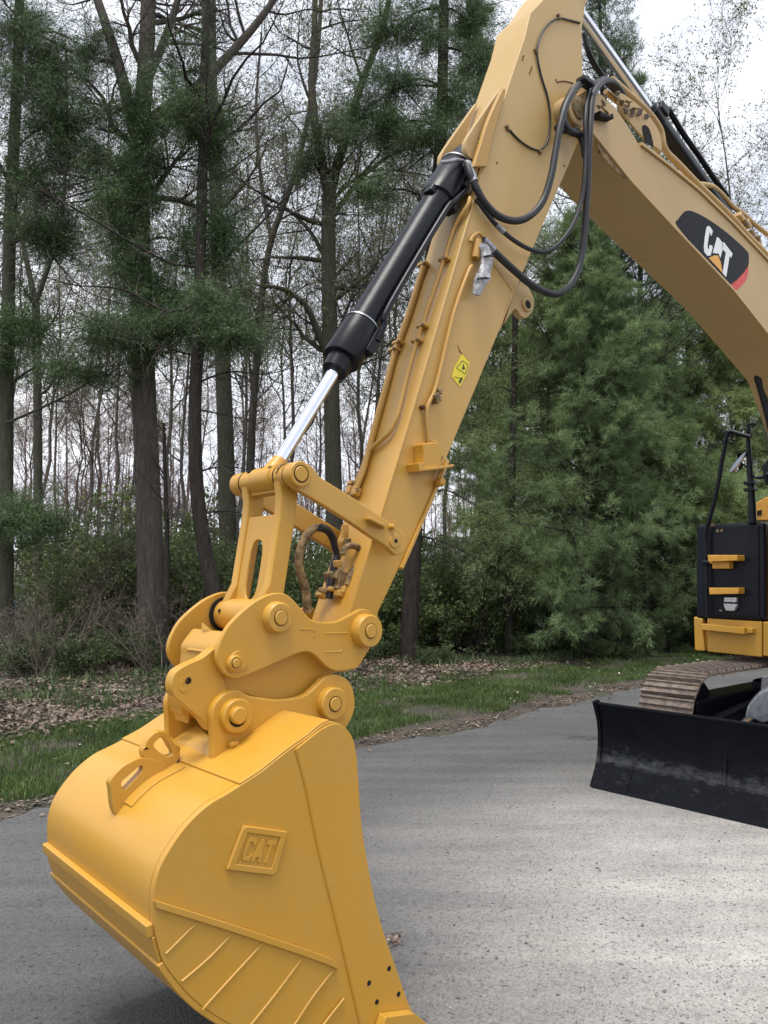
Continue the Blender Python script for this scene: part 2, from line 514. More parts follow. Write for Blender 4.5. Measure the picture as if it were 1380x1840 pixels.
# ------------------------------------------------------------------ scattered ground cover
def value_noise(x, y, f, seed=0):
    r = np.random.default_rng(seed); ph = r.uniform(0, 6.28, 12); an = r.uniform(0, 6.28, 6)
    v = 0
    for k in range(6):
        ff = f * (1 + 0.55 * k)
        v = v + np.sin(ff * (x * np.cos(an[k]) + y * np.sin(an[k])) + ph[k]) * np.sin(ff * (-x * np.sin(an[k]) + y * np.cos(an[k])) + ph[k + 6])
    return v / 3
def blades(name, S, T, h, w, lean, m, kind='stuff', label=None, z=None):
    X = E0.x + S * SD.x + T * TD.x; Y = E0.y + S * SD.y + T * TD.y
    Z = gz(X, Y) if z is None else z
    n = len(X); a = rng.uniform(0, 2 * np.pi, n); la = rng.uniform(0, 2 * np.pi, n)
    base = np.stack([X, Y, Z - 0.005], -1)
    sd = np.stack([np.cos(a), np.sin(a), np.zeros(n)], -1) * w[:, None]
    ld = np.stack([np.cos(la), np.sin(la), np.zeros(n)], -1) * (lean * h)[:, None]
    up = np.zeros((n, 3)); up[:, 2] = h
    mid = base + up * 0.6 + ld * 0.4
    tip = base + up + ld
    V = np.stack([base - sd, base + sd, mid + sd * 0.7, mid - sd * 0.7, tip], 1)
    i = np.arange(n)[:, None] * 5
    o = from_np(name, V, quads=i + np.array([[0, 1, 2, 3]]), tris=i + np.array([[3, 2, 4]]), m=m)
    tag(o, label, None, None, kind)
    return o
M['grass'] = random_tint(mat('grass_blade', (0.070, 0.125, 0.026), 0.6, var=0.3, vscale=1.2, hue2=(0.115, 0.170, 0.046), transl=0.3), 0.35)
M['weed'] = random_tint(mat('weed_leaf', (0.070, 0.120, 0.035), 0.6, var=0.35, vscale=0.9, hue2=(0.11, 0.16, 0.055), transl=0.3), 0.35)
M['dead'] = random_tint(mat('dead_leaf', (0.135, 0.095, 0.070), 0.8, var=0.4, vscale=5, hue2=(0.25, 0.195, 0.15), transl=0.12), 0.45)
n = 400000
S = rng.uniform(-3.5, 24, n); S = np.where(rng.random(n) < 0.35, rng.uniform(-3, 8, n), S)
T = rng.uniform(0.2, 3.9, n)
vx = value_noise(S, T * 1.5, 1.3, 1)
w0 = 0.36 + 0.18 * value_noise(S, T, 0.7, 4)
hi = 3.15 - 0.05 * np.clip(S, 0, 20)
keep = (T - edge_wob(S) > w0 - 0.15 * vx) & (T < hi + 0.5 * value_noise(S, T, 0.9, 2)) & (rng.random(n) < np.clip(0.66 + 0.80 * vx - np.clip(np.abs(T - 2.2) - 1.0, 0, 1) * 0.55, 0.06, 1))
S, T = S[keep], T[keep]
blades('grass', S, T, rng.uniform(0.03, 0.085, len(S)) * (1 + 0.3 * value_noise(S, T, 2, 3)), rng.uniform(0.0026, 0.0055, len(S)), rng.uniform(0.1, 0.9, len(S)), M['grass'], label='short green grass strip along the road')
n = 60000
S = rng.uniform(-4, 24, n); T = rng.uniform(2.8, 12, n)
keep = value_noise(S, T, 0.9, 8) > 0.12
S, T = S[keep], T[keep]
blades('weeds', S, T, rng.uniform(0.05, 0.22, len(S)), rng.uniform(0.006, 0.014, len(S)), rng.uniform(0.2, 1.0, len(S)), M['weed'], label='low weeds growing in the leaf litter')

def litter(name, S, T, size, m, label, lift=0.012):
    X = E0.x + S * SD.x + T * TD.x; Y = E0.y + S * SD.y + T * TD.y
    Z = np.where(T < 0, 0.003, gz(X, Y)) + rng.uniform(0.002, lift, len(X))
    n = len(X); a = rng.uniform(0, 2 * np.pi, n)
    d1 = np.stack([np.cos(a), np.sin(a), rng.normal(0, 0.28, n)], -1) * size[:, None]
    d2 = np.stack([-np.sin(a), np.cos(a), rng.normal(0, 0.28, n)], -1) * (size * rng.uniform(0.35, 0.7, n))[:, None]
    c = np.stack([X, Y, Z], -1)
    cl = np.zeros((n, 3)); cl[:, 2] = size * rng.uniform(0.0, 0.5, n)
    V = np.stack([c - d1 + cl * 0.4, c - d1 * 0.2 + d2 + cl, c + d1 + cl * 0.4, c - d1 * 0.1 - d2 + cl, c], 1)
    i = np.arange(n)[:, None] * 5
    F = np.concatenate([i + np.array([[0, 4, 1]]), i + np.array([[4, 2, 1]]), i + np.array([[0, 3, 4]]), i + np.array([[3, 2, 4]])])
    o = from_np(name, V, tris=F, m=m, smooth=False)
    return tag(o, label, None, None, 'stuff')
n = 52000
S = np.where(rng.random(n) < 0.6, rng.uniform(-4, 10, n), rng.uniform(-4, 26, n)); T = 2.2 + rng.gamma(1.5, 2.4, n)
keep = (rng.random(n) < np.clip(0.72 + 0.6 * value_noise(S, T, 0.8, 5), 0.08, 1)) & ((T > 2.55 - 0.04 * S) | (rng.random(n) < 0.30))
litter('leaf_litter', S[keep], T[keep], rng.uniform(0.022, 0.055, keep.sum()), M['dead'], 'brown dead leaves lying under the trees', 0.05)
n = 6500
S = rng.uniform(-4, 24, n); T = np.abs(rng.normal(0.05, 0.22, n)) * np.where(rng.random(n) < 0.93, 1, -0.6)
keep = rng.random(n) < np.clip(0.6 + 0.7 * value_noise(S, T, 1.4, 6), 0.05, 1)
S, T = S[keep], T[keep]
litter('verge_litter', S, T + edge_wob(S) * np.where(T > 0, 1, 0.5), rng.uniform(0.008, 0.032, len(S)), M['dead'], 'dry leaves and bits gathered along the road edge')
n = 260
S = rng.uniform(-3, 22, n); T = rng.uniform(0.5, 3.2, n)
litter('pale_litter', S, T, rng.uniform(0.012, 0.035, n), random_tint(mat('bleached_leaf', (0.42, 0.37, 0.31), 0.8, var=0.3), 0.3), 'pale bleached leaves and blossom scattered over the grass', 0.05)
# loose grit on the bleached stretch of the road
n = 9000
gx, gy = rng.uniform(0.2, 5.2, n), 2.3 + rng.gamma(1.5, 1.0, n)
s0, t0 = st_np(gx, gy)
sz = rng.uniform(0.0018, 0.0055, n) * (1 + (rng.random(n) < 0.03) * 1.2)
c = np.stack([gx, gy, np.full(n, 0.0) + sz * 0.3], -1)
oct_ = np.array([[1, 0, 0], [-1, 0, 0], [0, 1, 0], [0, -1, 0], [0, 0, .7], [0, 0, -.7]], float)
V = c[:, None, :] + oct_[None] * sz[:, None, None] * rng.uniform(0.6, 1.3, (n, 6, 1))
i = np.arange(n)[:, None] * 6
F = np.concatenate([i + np.array([f]) for f in ([0, 2, 4], [2, 1, 4], [1, 3, 4], [3, 0, 4])])
tag(from_np('grit', V, tris=F, m=random_tint(mat('grit_stone', (0.17, 0.16, 0.15), 0.9, var=0.6, vscale=40), 0.55), smooth=False), 'small loose stones on the road', None, None, 'stuff')

# ================================================================== TREES
def unit(v): return v / (np.linalg.norm(v, axis=-1, keepdims=True) + 1e-9)
def tubes_np(P, R, k):
    """P (N,n,3), R (N,n) -> verts, quads of N open tubes with k sides"""
    N, n, _ = P.shape
    T = np.empty_like(P)
    T[:, 1:-1] = P[:, 2:] - P[:, :-2]; T[:, 0] = P[:, 1] - P[:, 0]; T[:, -1] = P[:, -1] - P[:, -2]
    T = unit(T)
    ref = np.zeros_like(T); ref[..., 0] = 1
    bad = np.abs(T[..., 0]) > 0.85
    ref[bad] = (0, 1, 0)
    A = unit(np.cross(T, ref)); B_ = np.cross(T, A)
    th = np.arange(k) * 2 * np.pi / k
    V = P[:, :, None] + (A[:, :, None] * np.cos(th)[None, None, :, None] + B_[:, :, None] * np.sin(th)[None, None, :, None]) * R[:, :, None, None]
    idx = np.arange(N * n * k).reshape(N, n, k)
    a = idx[:, :-1]; b = idx[:, 1:]
    Q = np.stack([a, np.roll(a, -1, 2), np.roll(b, -1, 2), b], -1).reshape(-1, 4)
    return V.reshape(-1, 3), Q
class MB:
    def __init__(s): s.V, s.Q, s.T, s.n = [], [], [], 0
    def add(s, V, Q=None, T=None):
        if Q is not None: s.Q.append(Q + s.n)
        if T is not None: s.T.append(T + s.n)
        s.V.append(V); s.n += len(V)
    def tubes(s, P, R, k): s.add(*tubes_np(P, R, k))
    def build(s, name, m, parent=None, smooth=True):
        return from_np(name, np.concatenate(s.V), np.concatenate(s.Q) if s.Q else None, np.concatenate(s.T) if s.T else None, m, parent, smooth)

def grow(P, R, k, t0, t1, ang, length, n, up=0.0, wig=0.12, taper=0.25, rmul=0.55, rng=rng, flat=0.0, lenpow=0.0):
    """k children on every parent curve; returns curves (N*k,n,3) and radii"""
    N, n0, _ = P.shape
    t = np.sort(rng.uniform(t0, t1, (N, k)), axis=1)
    f = t * (n0 - 1); i = np.minimum(f.astype(int), n0 - 2); w = (f - i)[..., None]
    r_ = np.arange(N)[:, None]
    p = P[r_, i] * (1 - w) + P[r_, i + 1] * w
    tan = unit(P[r_, i + 1] - P[r_, i])
    rad = R[r_, i] * (1 - w[..., 0]) + R[r_, i + 1] * w[..., 0]
    q = rng.normal(size=(N, k, 3))
    if flat: q[..., 2] *= (1 - flat)
    perp = unit(q - (q * tan).sum(-1, keepdims=True) * tan)
    a = np.radians(rng.uniform(ang[0], ang[1], (N, k)))[..., None]
    d = tan * np.cos(a) + perp * np.sin(a)
    L = rng.uniform(length[0], length[1], (N, k)) * (1 - lenpow * t)
    step = (L / (n - 1))[..., None]
    C = np.empty((N, k, n, 3)); C[:, :, 0] = p
    for j in range(1, n):
        d = unit(d + rng.normal(0, wig, (N, k, 3)) + np.array([0, 0, up]))
        C[:, :, j] = C[:, :, j - 1] + d * step
    r0 = np.minimum(rad * rmul, rad)
    RR = r0[..., None] * np.linspace(1, taper, n)
    return C.reshape(N * k, n, 3), RR.reshape(N * k, n)

def sprigs(P, k, size, width, rng=rng, spread=0.9, droop=0.0, jitter=0.02, along=None):
    """k thin triangles round each point: needles or small leaves"""
    N = len(P)
    d = rng.normal(size=(N, k, 3)) * spread
    if along is not None: d = d + along[:, None, :]
    d[..., 2] -= droop
    d = unit(d)
    s = unit(np.cross(d, rng.normal(size=(N, k, 3))))
    L = rng.uniform(size[0], size[1], (N, k, 1)); W = rng.uniform(width[0], width[1], (N, k, 1))
    b = P[:, None] + rng.normal(0, jitter, (N, k, 3))
    V = np.stack([b - s * W * 0.5, b + s * W * 0.5, b + d * L], 2)
    return V.reshape(-1, 3), np.arange(N * k * 3).reshape(-1, 3)
def leaves(P, k, size, rng=rng, jitter=0.03):
    N = len(P)
    d = unit(rng.normal(size=(N, k, 3))); s = unit(np.cross(d, rng.normal(size=(N, k, 3))))
    L = rng.uniform(size[0], size[1], (N, k, 1))
    b = P[:, None] + rng.normal(0, jitter, (N, k, 3))
    V = np.stack([b, b + d * L * 0.5 + s * L * 0.32, b + d * L, b + d * L * 0.5 - s * L * 0.32], 2)
    return V.reshape(-1, 3), np.arange(N * k * 4).reshape(-1, 4)

def bark(name, a, b, sc=(9, 9, 1.6)):
    m = bpy.data.materials.new(name); m.use_nodes = True
    n, l = m.node_tree.nodes, m.node_tree.links
    bs = n['Principled BSDF']; bs.inputs['Roughness'].default_value = 0.95; bs.inputs['Specular IOR Level'].default_value = 0.15
    tc = n.new('ShaderNodeTexCoord'); mp = n.new('ShaderNodeMapping'); mp.inputs['Scale'].default_value = sc
    l.new(tc.outputs['Object'], mp.inputs['Vector'])
    no = n.new('ShaderNodeTexNoise'); no.inputs['Scale'].default_value = 2.0; no.inputs['Detail'].default_value = 8; no.inputs['Roughness'].default_value = 0.7
    l.new(mp.outputs['Vector'], no.inputs['Vector'])
    r = n.new('ShaderNodeValToRGB'); r.color_ramp.elements[0].position = 0.3; r.color_ramp.elements[1].position = 0.7
    r.color_ramp.elements[0].color = (*a, 1); r.color_ramp.elements[1].color = (*b, 1)
    l.new(no.outputs['Fac'], r.inputs['Fac']); l.new(r.outputs['Color'], bs.inputs['Base Color'])
    bp = n.new('ShaderNodeBump'); bp.inputs['Strength'].default_value = 0.9; bp.inputs['Distance'].default_value = 0.05
    l.new(no.outputs['Fac'], bp.inputs['Height']); l.new(bp.outputs['Normal'], bs.inputs['Normal'])
    return m
M['bark'] = bark('grey_bark', (0.052, 0.045, 0.038), (0.140, 0.122, 0.104))
M['dark_bark'] = bark('dark_bark', (0.020, 0.017, 0.015), (0.065, 0.056, 0.048))
M['moss_bark'] = bark('mossy_bark', (0.055, 0.056, 0.040), (0.118, 0.112, 0.084))
M['hazed_bark'] = bark('hazed_bark', (0.085, 0.076, 0.066), (0.19, 0.17, 0.15))  # bark colour lightened on the hardwood copies to stand in for distance haze
M['twig'] = mat('twig_bark', (0.070, 0.060, 0.052), 0.9, var=0.3, vscale=2)
M['brush_twig'] = mat('brush_bark', (0.125, 0.100, 0.080), 0.9, var=0.35, vscale=2)
M['pink_twig'] = mat('budding_twig', (0.215, 0.150, 0.128), 0.9, var=0.3, vscale=0.3)
M['needle'] = random_tint(mat('pine_needle', (0.070, 0.140, 0.048), 0.6, var=0.3, vscale=0.8, hue2=(0.125, 0.205, 0.072), transl=0.25), 0.35)
M['soft'] = random_tint(mat('soft_needle', (0.150, 0.220, 0.096), 0.75, var=0.25, vscale=0.7, hue2=(0.205, 0.285, 0.125), transl=0.5), 0.35)
def object_tint(m, v0, v1, h0=0.49, h1=0.52):
    """each tree of a kind a little lighter, darker, yellower"""
    n, l = m.node_tree.nodes, m.node_tree.links
    hs = [x for x in n if x.type == 'HUE_SAT'][0]
    src = hs.inputs['Color'].links[0].from_socket
    oi = n.new('ShaderNodeObjectInfo')
    h2 = n.new('ShaderNodeHueSaturation')
    for key, a, b in (('Value', v0, v1), ('Hue', h0, h1)):
        mp = n.new('ShaderNodeMapRange'); mp.inputs['To Min'].default_value = a; mp.inputs['To Max'].default_value = b
        l.new(oi.outputs['Random'], mp.inputs['Value']); l.new(mp.outputs['Result'], h2.inputs[key])
    l.new(src, h2.inputs['Color']); l.new(h2.outputs['Color'], hs.inputs['Color'])
object_tint(M['soft'], 1.25, 1.85, 0.50, 0.472)
M['bud'] = random_tint(mat('spring_bud', (0.15, 0.18, 0.06), 0.6, var=0.3, vscale=0.5, hue2=(0.20, 0.22, 0.08), transl=0.35), 0.3)
M['red_bud'] = random_tint(mat('reddish_bud', (0.19, 0.10, 0.085), 0.7, var=0.3, vscale=0.5, transl=0.3), 0.3)
M['leaf'] = random_tint(mat('young_leaf', (0.125, 0.180, 0.055), 0.55, var=0.3, vscale=0.7, hue2=(0.18, 0.235, 0.08), transl=0.35), 0.35)
M['olive'] = random_tint(mat('olive_leaf', (0.125, 0.130, 0.062), 0.65, var=0.3, vscale=0.7, hue2=(0.17, 0.17, 0.085), transl=0.3), 0.35)

def trunk_curve(h, r, n=14, wig=0.10, lean=0.0, r1=0.15, rg=rng):
    z = np.linspace(0, h, n)
    x = np.cumsum(rg.normal(0, wig * h / n, n)); y = np.cumsum(rg.normal(0, wig * h / n, n))
    x -= x[0]; y -= y[0]
    P = np.stack([x + lean * z, y, z], -1)[None]
    R = (r * (1 - (1 - r1) * (z / h) ** 0.9))[None]
    R[0, 0] *= 1.35
    P[0, 0, 2] = -0.25
    return P, R

def hardwood(name, label, seed, h=16, r=0.14, limbs=16, t0=0.32, bud=None, bud_k=1, dens=1.0, bark_m='hazed_bark', twig_m='twig', twig_r=1.0):
    g = np.random.default_rng(seed)
    root = empty(name); root['label'] = label; root['category'] = 'tree'
    P, R = trunk_curve(h, r, 16, 0.10, 0, 0.1, g)
    tr = MB(); tr.tubes(P, R, 9)
    a, ra = grow(P, R, limbs, t0, 0.98, (28, 62), (0.20 * h, 0.34 * h), 9, 0.10, 0.16, 0.25, 0.6, g, lenpow=0.35)
    tr.tubes(a, ra, 6)
    tr.build('trunk', M[bark_m], root)
    cr = MB()
    b, rb = grow(a, ra, int(8 * dens), 0.15, 0.98, (25, 65), (0.055 * h, 0.12 * h), 6, 0.05, 0.22, 0.3, 0.55, g)
    cr.tubes(b, np.maximum(rb, 0.004 * twig_r), 4)
    c, rc = grow(b, rb, 6, 0.1, 1.0, (25, 70), (0.022 * h, 0.06 * h), 5, 0.03, 0.26, 0.4, 0.6, g)
    cr.tubes(c, np.maximum(rc, 0.0032 * twig_r), 3)
    d, rd = grow(c, rc, 4, 0.15, 1.0, (25, 70), (0.010 * h, 0.028 * h), 2, 0.02, 0.25, 0.5, 0.7, g)
    cr.tubes(d, np.maximum(rd, 0.0024 * twig_r), 3)
    cr.build('crown', M[twig_m], root)
    if bud:
        fb = MB()
        pts = np.concatenate([d[:, -1], d[:, 1], c[:, -1]])
        pts = pts[g.random(len(pts)) < 0.85]
        V, Q = leaves(pts, bud_k, (0.03, 0.075), g, 0.03)
        fb.add(V, Q=Q); fb.build('buds', M[bud], root)
    return root

def pine(name, label, seed, h=12, r=0.13, crown0=0.12, rad=2.6, whorls=26, per=5, needle='soft', droop=0.05, tuft=9, size=(0.07, 0.15), width=(0.008, 0.016), bark_m='dark_bark', up=0.02, sub=9, shape=0.75, sweep=(62, 88)):
    g = np.random.default_rng(seed)
    root = empty(name); root['label'] = label; root['category'] = 'tree'
    P, R = trunk_curve(h, r, 16, 0.03, 0, 0.08, g)
    tr = MB(); tr.tubes(P, R, 9)
    cr = MB(); nd = MB()
    allp, alld = [], []
    for k in range(whorls):
        t = crown0 + (0.985 - crown0) * (k / (whorls - 1)) ** 0.9
        L = rad * (1 - t) ** shape / (1 - crown0) ** shape * g.uniform(0.75, 1.12) + 0.12
        if t < crown0 + 0.10: L *= 0.75
        kk = max(2, int(per * (1.0 if t < 0.8 else 0.8)))
        a, ra = grow(P, R, kk, t - 0.012, t + 0.012, sweep, (L * 0.65, L * 1.1), 7, up, 0.09, 0.25, 0.28, g)
        tr.tubes(a, ra, 4)
        b, rb = grow(a, np.maximum(ra, 0.008), sub, 0.18, 1.0, (30, 65), (0.14 * L + 0.08, 0.34 * L + 0.1), 5, up - droop, 0.14, 0.4, 0.5, g, flat=0.55)
        cr.tubes(b, np.maximum(rb, 0.004), 3)
        c, rc = grow(b, rb, 4, 0.15, 1.0, (30, 70), (0.10, 0.28), 3, -droop, 0.16, 0.5, 0.6, g, flat=0.4)
        cr.tubes(c, np.maximum(rc, 0.003), 3)
        for q in (c[:, -1], c[:, 1], b[:, -1], b[:, 3], b[:, 2]): allp.append(q)
        for q in (c, c, b, b, b): alld.append(unit(q[:, -1] - q[:, 0]))
    tr.build('trunk', M[bark_m], root)
    pts, dr = np.concatenate(allp), np.concatenate(alld)
    cr.build('branches', M['twig'], root)
    V, T = sprigs(pts, tuft, size, width, g, 0.75, droop, 0.025, dr)
    nd.add(V, T=T); nd.build('crown', M[needle], root)
    return root

def shrub(name, label, seed, h=2.2, stems=9, leaf='leaf', leaf_k=2, lsize=(0.025, 0.06), spread=0.45, keep=0.8, twig='twig'):
    g = np.random.default_rng(seed)
    root = empty(name); root['label'] = label; root['category'] = 'shrub'
    st_ = MB()
    ang = g.uniform(0, 2 * np.pi, stems); L = g.uniform(0.6, 1.1, stems) * h
    P = np.zeros((stems, 8, 3)); d = np.stack([np.cos(ang) * spread, np.sin(ang) * spread, np.ones(stems)], -1)
    P[:, 0] = np.stack([np.cos(ang) * 0.15, np.sin(ang) * 0.15, np.full(stems, -0.1)], -1)
    for j in range(1, 8):
        d = unit(d + g.normal(0, 0.13, (stems, 3))); P[:, j] = P[:, j - 1] + d * (L / 7)[:, None]
    R = np.linspace(0.014, 0.004, 8)[None].repeat(stems, 0)
    st_.tubes(P, R, 5)
    a, ra = grow(P, R, 9, 0.15, 1, (25, 65), (0.15 * h, 0.38 * h), 5, 0.06, 0.2, 0.4, 0.6, g)
    st_.tubes(a, np.maximum(ra, 0.0035), 3)
    b, rb = grow(a, ra, 5, 0.15, 1, (25, 70), (0.06 * h, 0.17 * h), 4, 0.04, 0.22, 0.5, 0.7, g)
    st_.tubes(b, np.maximum(rb, 0.0028), 3)
    st_.build('stems', M[twig], root)
    pts = np.concatenate([b[:, -1], b[:, 1], b[:, 2], a[:, -1]])
    pts = pts[g.random(len(pts)) < keep]
    lf = MB(); V, Q = leaves(pts, leaf_k, lsize, g, 0.04); lf.add(V, Q=Q); lf.build('foliage', M[leaf], root)
    return root

def place(o, x, y, rz=0.0, sc=1.0, tilt=(0, 0)):
    o.location = (x, y, gzf(x, y) if math.hypot(x, y) < 60 else 0.2)
    o.rotation_euler = (tilt[0], tilt[1], rz); o.scale = (sc, sc, sc)
    return o
def copy_tree(src):
    o = src.copy(); COL.objects.link(o)
    for ch in src.children:
        c_ = ch.copy(); COL.objects.link(c_); c_.parent = o
    return o
def col_x(px, Y): return (px - 690) / FPX * Y

# --- traced trees: trunks followed through the photograph at their own distance
def traced(pts, Y, r0, r1, extra=None):
    P = [at(x, y, Y) for x, y in pts]
    b = P[0].copy(); b.z = gzf(b.x, b.y) - 0.2; 
    P = [b] + [p for p in P if p.z > b.z + 0.3]
    P = smooth_np(np.array([tuple(p) for p in P]), 5)
    R = np.linspace(r0, r1, len(P)); R[:3] *= np.array([1.35, 1.18, 1.07])
    return P, R
def smooth_np(P, n):
    out = []
    for i in range(len(P) - 1):
        p0, p1, p2, p3 = P[max(i - 1, 0)], P[i], P[i + 1], P[min(i + 2, len(P) - 1)]
        for j in range(n):
            t = j / n
            out.append(0.5 * ((2 * p1) + (p2 - p0) * t + (2 * p0 - 5 * p1 + 4 * p2 - p3) * t * t + (3 * p1 - p0 - 3 * p2 + p3) * t ** 3))
    out.append(P[-1]); return np.array(out)
def to_n(P, R, n=12):
    f = np.linspace(0, len(P) - 1, n); i = np.minimum(f.astype(int), len(P) - 2); w = (f - i)[:, None]
    return (P[i] * (1 - w) + P[i + 1] * w)[None], (R[i] * (1 - w[:, 0]) + R[i + 1] * w[:, 0])[None]

def big_tree(name, label, stem, Y, r0, r1, forks=(), twigs=(10, 0.35, 1.0, 2.5), bark_m='bark', puffs=(), needle='needle', seed=1, dead=(), twig_m='twig', bud=None):
    """stem and forks are traced; twigs = (limbs per stem, from, to, length); puffs = foliage masses (px, py, dY, rx, ry, count)"""
    g = np.random.default_rng(seed)
    P, R = traced(stem, Y, r0, r1)
    base = Vector(P[0]); base.z += 0.2
    root = empty(name, base); root['label'] = label; root['category'] = 'tree'
    off = np.array(tuple(base))
    tr, cr = MB(), MB()
    curves = []
    Pn, Rn = to_n(P, R, 20); tr.tubes(P[None], R[None], 12); curves.append((Pn, Rn))
    for pts, ra, rb in forks:
        q = smooth_np(np.array([tuple(at(x, y, Y + dy)) for x, y, dy in pts]), 4); rr = np.linspace(ra, rb, len(q))
        tr.tubes(q[None], rr[None], 8); curves.append(to_n(q, rr, 12))
    ends = []
    for ci, (p, r_) in enumerate(curves):
        k, t0, t1, L = twigs
        if k == 0: continue
        a, ra = grow(p, r_, k if ci == 0 else max(4, k // 2), t0 if ci == 0 else 0.2, t1, (35, 80), (L * 0.5, L * 1.2), 8, 0.06, 0.17, 0.2, 0.42, g)
        ra = np.minimum(ra, 0.06); tr.tubes(a, np.maximum(ra, 0.006), 5)
        b, rb = grow(a, ra, 7, 0.2, 1, (25, 65), (0.2 * L, 0.5 * L), 6, 0.04, 0.22, 0.3, 0.55, g); cr.tubes(b, np.maximum(rb, 0.0042), 4)
        c_, rc = grow(b, rb, 5, 0.15, 1, (25, 70), (0.09 * L, 0.25 * L), 4, 0.02, 0.25, 0.4, 0.6, g); cr.tubes(c_, np.maximum(rc, 0.0032), 3)
        d_, rd = grow(c_, rc, 4, 0.15, 1, (25, 70), (0.05 * L, 0.12 * L), 2, 0.02, 0.25, 0.5, 0.7, g); cr.tubes(d_, np.maximum(rd, 0.0024), 3)
        ends.append(d_[:, -1]); ends.append(c_[:, -1])
    for pts, ra in dead:                                # bare side branches, traced
        q = smooth_np(np.array([tuple(at(x, y, Y + dy)) for x, y, dy in pts]), 4); rr = np.linspace(ra, ra * 0.25, len(q))
        tr.tubes(q[None], rr[None], 6)
        p_, r_ = to_n(q, rr, 10)
        b, rb = grow(p_, r_, 12, 0.15, 1, (35, 80), (0.25, 0.9), 6, 0.02, 0.22, 0.3, 0.6, g); cr.tubes(b, np.maximum(rb, 0.004), 4)
        c_, rc = grow(b, rb, 6, 0.1, 1, (25, 75), (0.12, 0.4), 4, 0.0, 0.25, 0.4, 0.7, g); cr.tubes(c_, np.maximum(rc, 0.003), 3)
    np_, nd_ = [], []
    for px, py, dy, rx, ry, cnt in puffs:
        cpos = np.array(tuple(at(px, py, Y + dy)))
        # limb from the stem to the mass
        zz = Pn[0][:, 2]; k = int(np.argmin(np.abs(zz - (cpos[2] + 0.1 * abs(cpos[0] - Pn[0][0, 0])))))
        s0 = Pn[0][k]
        mid = (s0 + cpos) / 2 + np.array([0, 0, 0.15 * np.linalg.norm(cpos - s0)])
        q = smooth_np(np.array([s0, mid, cpos]), 5); tr.tubes(q[None], np.linspace(0.035, 0.010, len(q))[None], 5)
        m_ = max(8, cnt // 8)
        d = unit(g.normal(size=(m_, 3))); rad = 0.2 + 1.15 * g.random((m_, 1)) ** 0.6
        tip = cpos + d * rad * np.array([rx, rx * 0.8, ry]) * (1 + 0.35 * g.normal(size=(m_, 1)))
        tw = np.stack([cpos + (tip - cpos) * 0.1, cpos + (tip - cpos) * 0.55 + g.normal(0, 0.06, (m_, 3)) + np.array([0, 0, 0.04]), tip], 1)
        cr.tubes(tw, np.linspace(0.007, 0.003, 3)[None].repeat(m_, 0), 3)
        b, rb = grow(tw, np.full((m_, 3), 0.004), 10, 0.2, 1.0, (25, 70), (0.14, 0.46), 3, -0.06, 0.2, 0.5, 0.8, g, flat=0.5)
        cr.tubes(b, np.maximum(rb, 0.0028), 3)
        for t_ in (b[:, -1], b[:, 1], b[:, 0]): np_.append(t_); nd_.append(unit(b[:, -1] - b[:, 0]))
    def sh(mb):
        for k in range(len(mb.V)): mb.V[k] = mb.V[k] - off
    sh(tr); tr.build('trunk', M[bark_m], root)
    if cr.V: sh(cr); cr.build('crown', M[twig_m], root)
    if np_:
        nd = MB(); V, T = sprigs(np.concatenate(np_), 7, (0.05, 0.12), (0.008, 0.015), g, 0.8, 0.1, 0.06, np.concatenate(nd_)); nd.add(V - off, T=T)
        nd.build('foliage', M[needle], root)
    if bud and ends:
        fb = MB(); pts = np.concatenate(ends); pts = pts[g.random(len(pts)) < 0.85]
        V, Q = leaves(pts, 2, (0.03, 0.075), g, 0.03); fb.add(V - off, Q=Q); fb.build('buds', M[bud], root)
    return root

big_tree('forked_tree', 'thickest grey trunk at the left, forking high up and wrapped in green sprays', [(272, 1200), (270, 1000), (263, 800), (256, 600), (251, 400), (252, 250), (262, 120), (268, -40), (272, -220), (275, -420)], 14.4, 0.265, 0.11,
         forks=[([(250, 270, 0), (232, 190, 0), (205, 90, 0), (175, 0, 0), (140, -90, 0), (110, -220, 0)], 0.15, 0.04), ([(255, 235, 0), (300, 195, 0), (350, 160, .2), (420, 90, .4), (485, 10, .6), (540, -90, .8)], 0.14, 0.05),
                ([(258, 330, 0), (220, 320, -.3), (190, 280, -.5)], 0.08, 0.04), ([(262, 150, 0), (300, 60, -.3), (330, -40, -.4), (345, -140, -.5)], 0.10, 0.04)],
         twigs=(12, 0.45, 1.0, 3.0),
         puffs=[(245, 330, -.5, .45, 1.0, 420), (235, 470, -.45, .45, .9, 420), (262, 260, -.45, .5, .7, 320), (330, 215, -.3, .55, .35, 260), (210, 390, -.5, .7, .4, 260), (275, 520, -.4, .55, .7, 300),
                (200, 600, -.6, .8, .25, 300), (280, 595, -.7, .9, .28, 420), (355, 590, -.6, .6, .25, 260), (330, 440, -.3, .6, .6, 260), (255, 620, -.5, .5, .25, 200), (240, 200, -.3, .5, .6, 260)], seed=11)
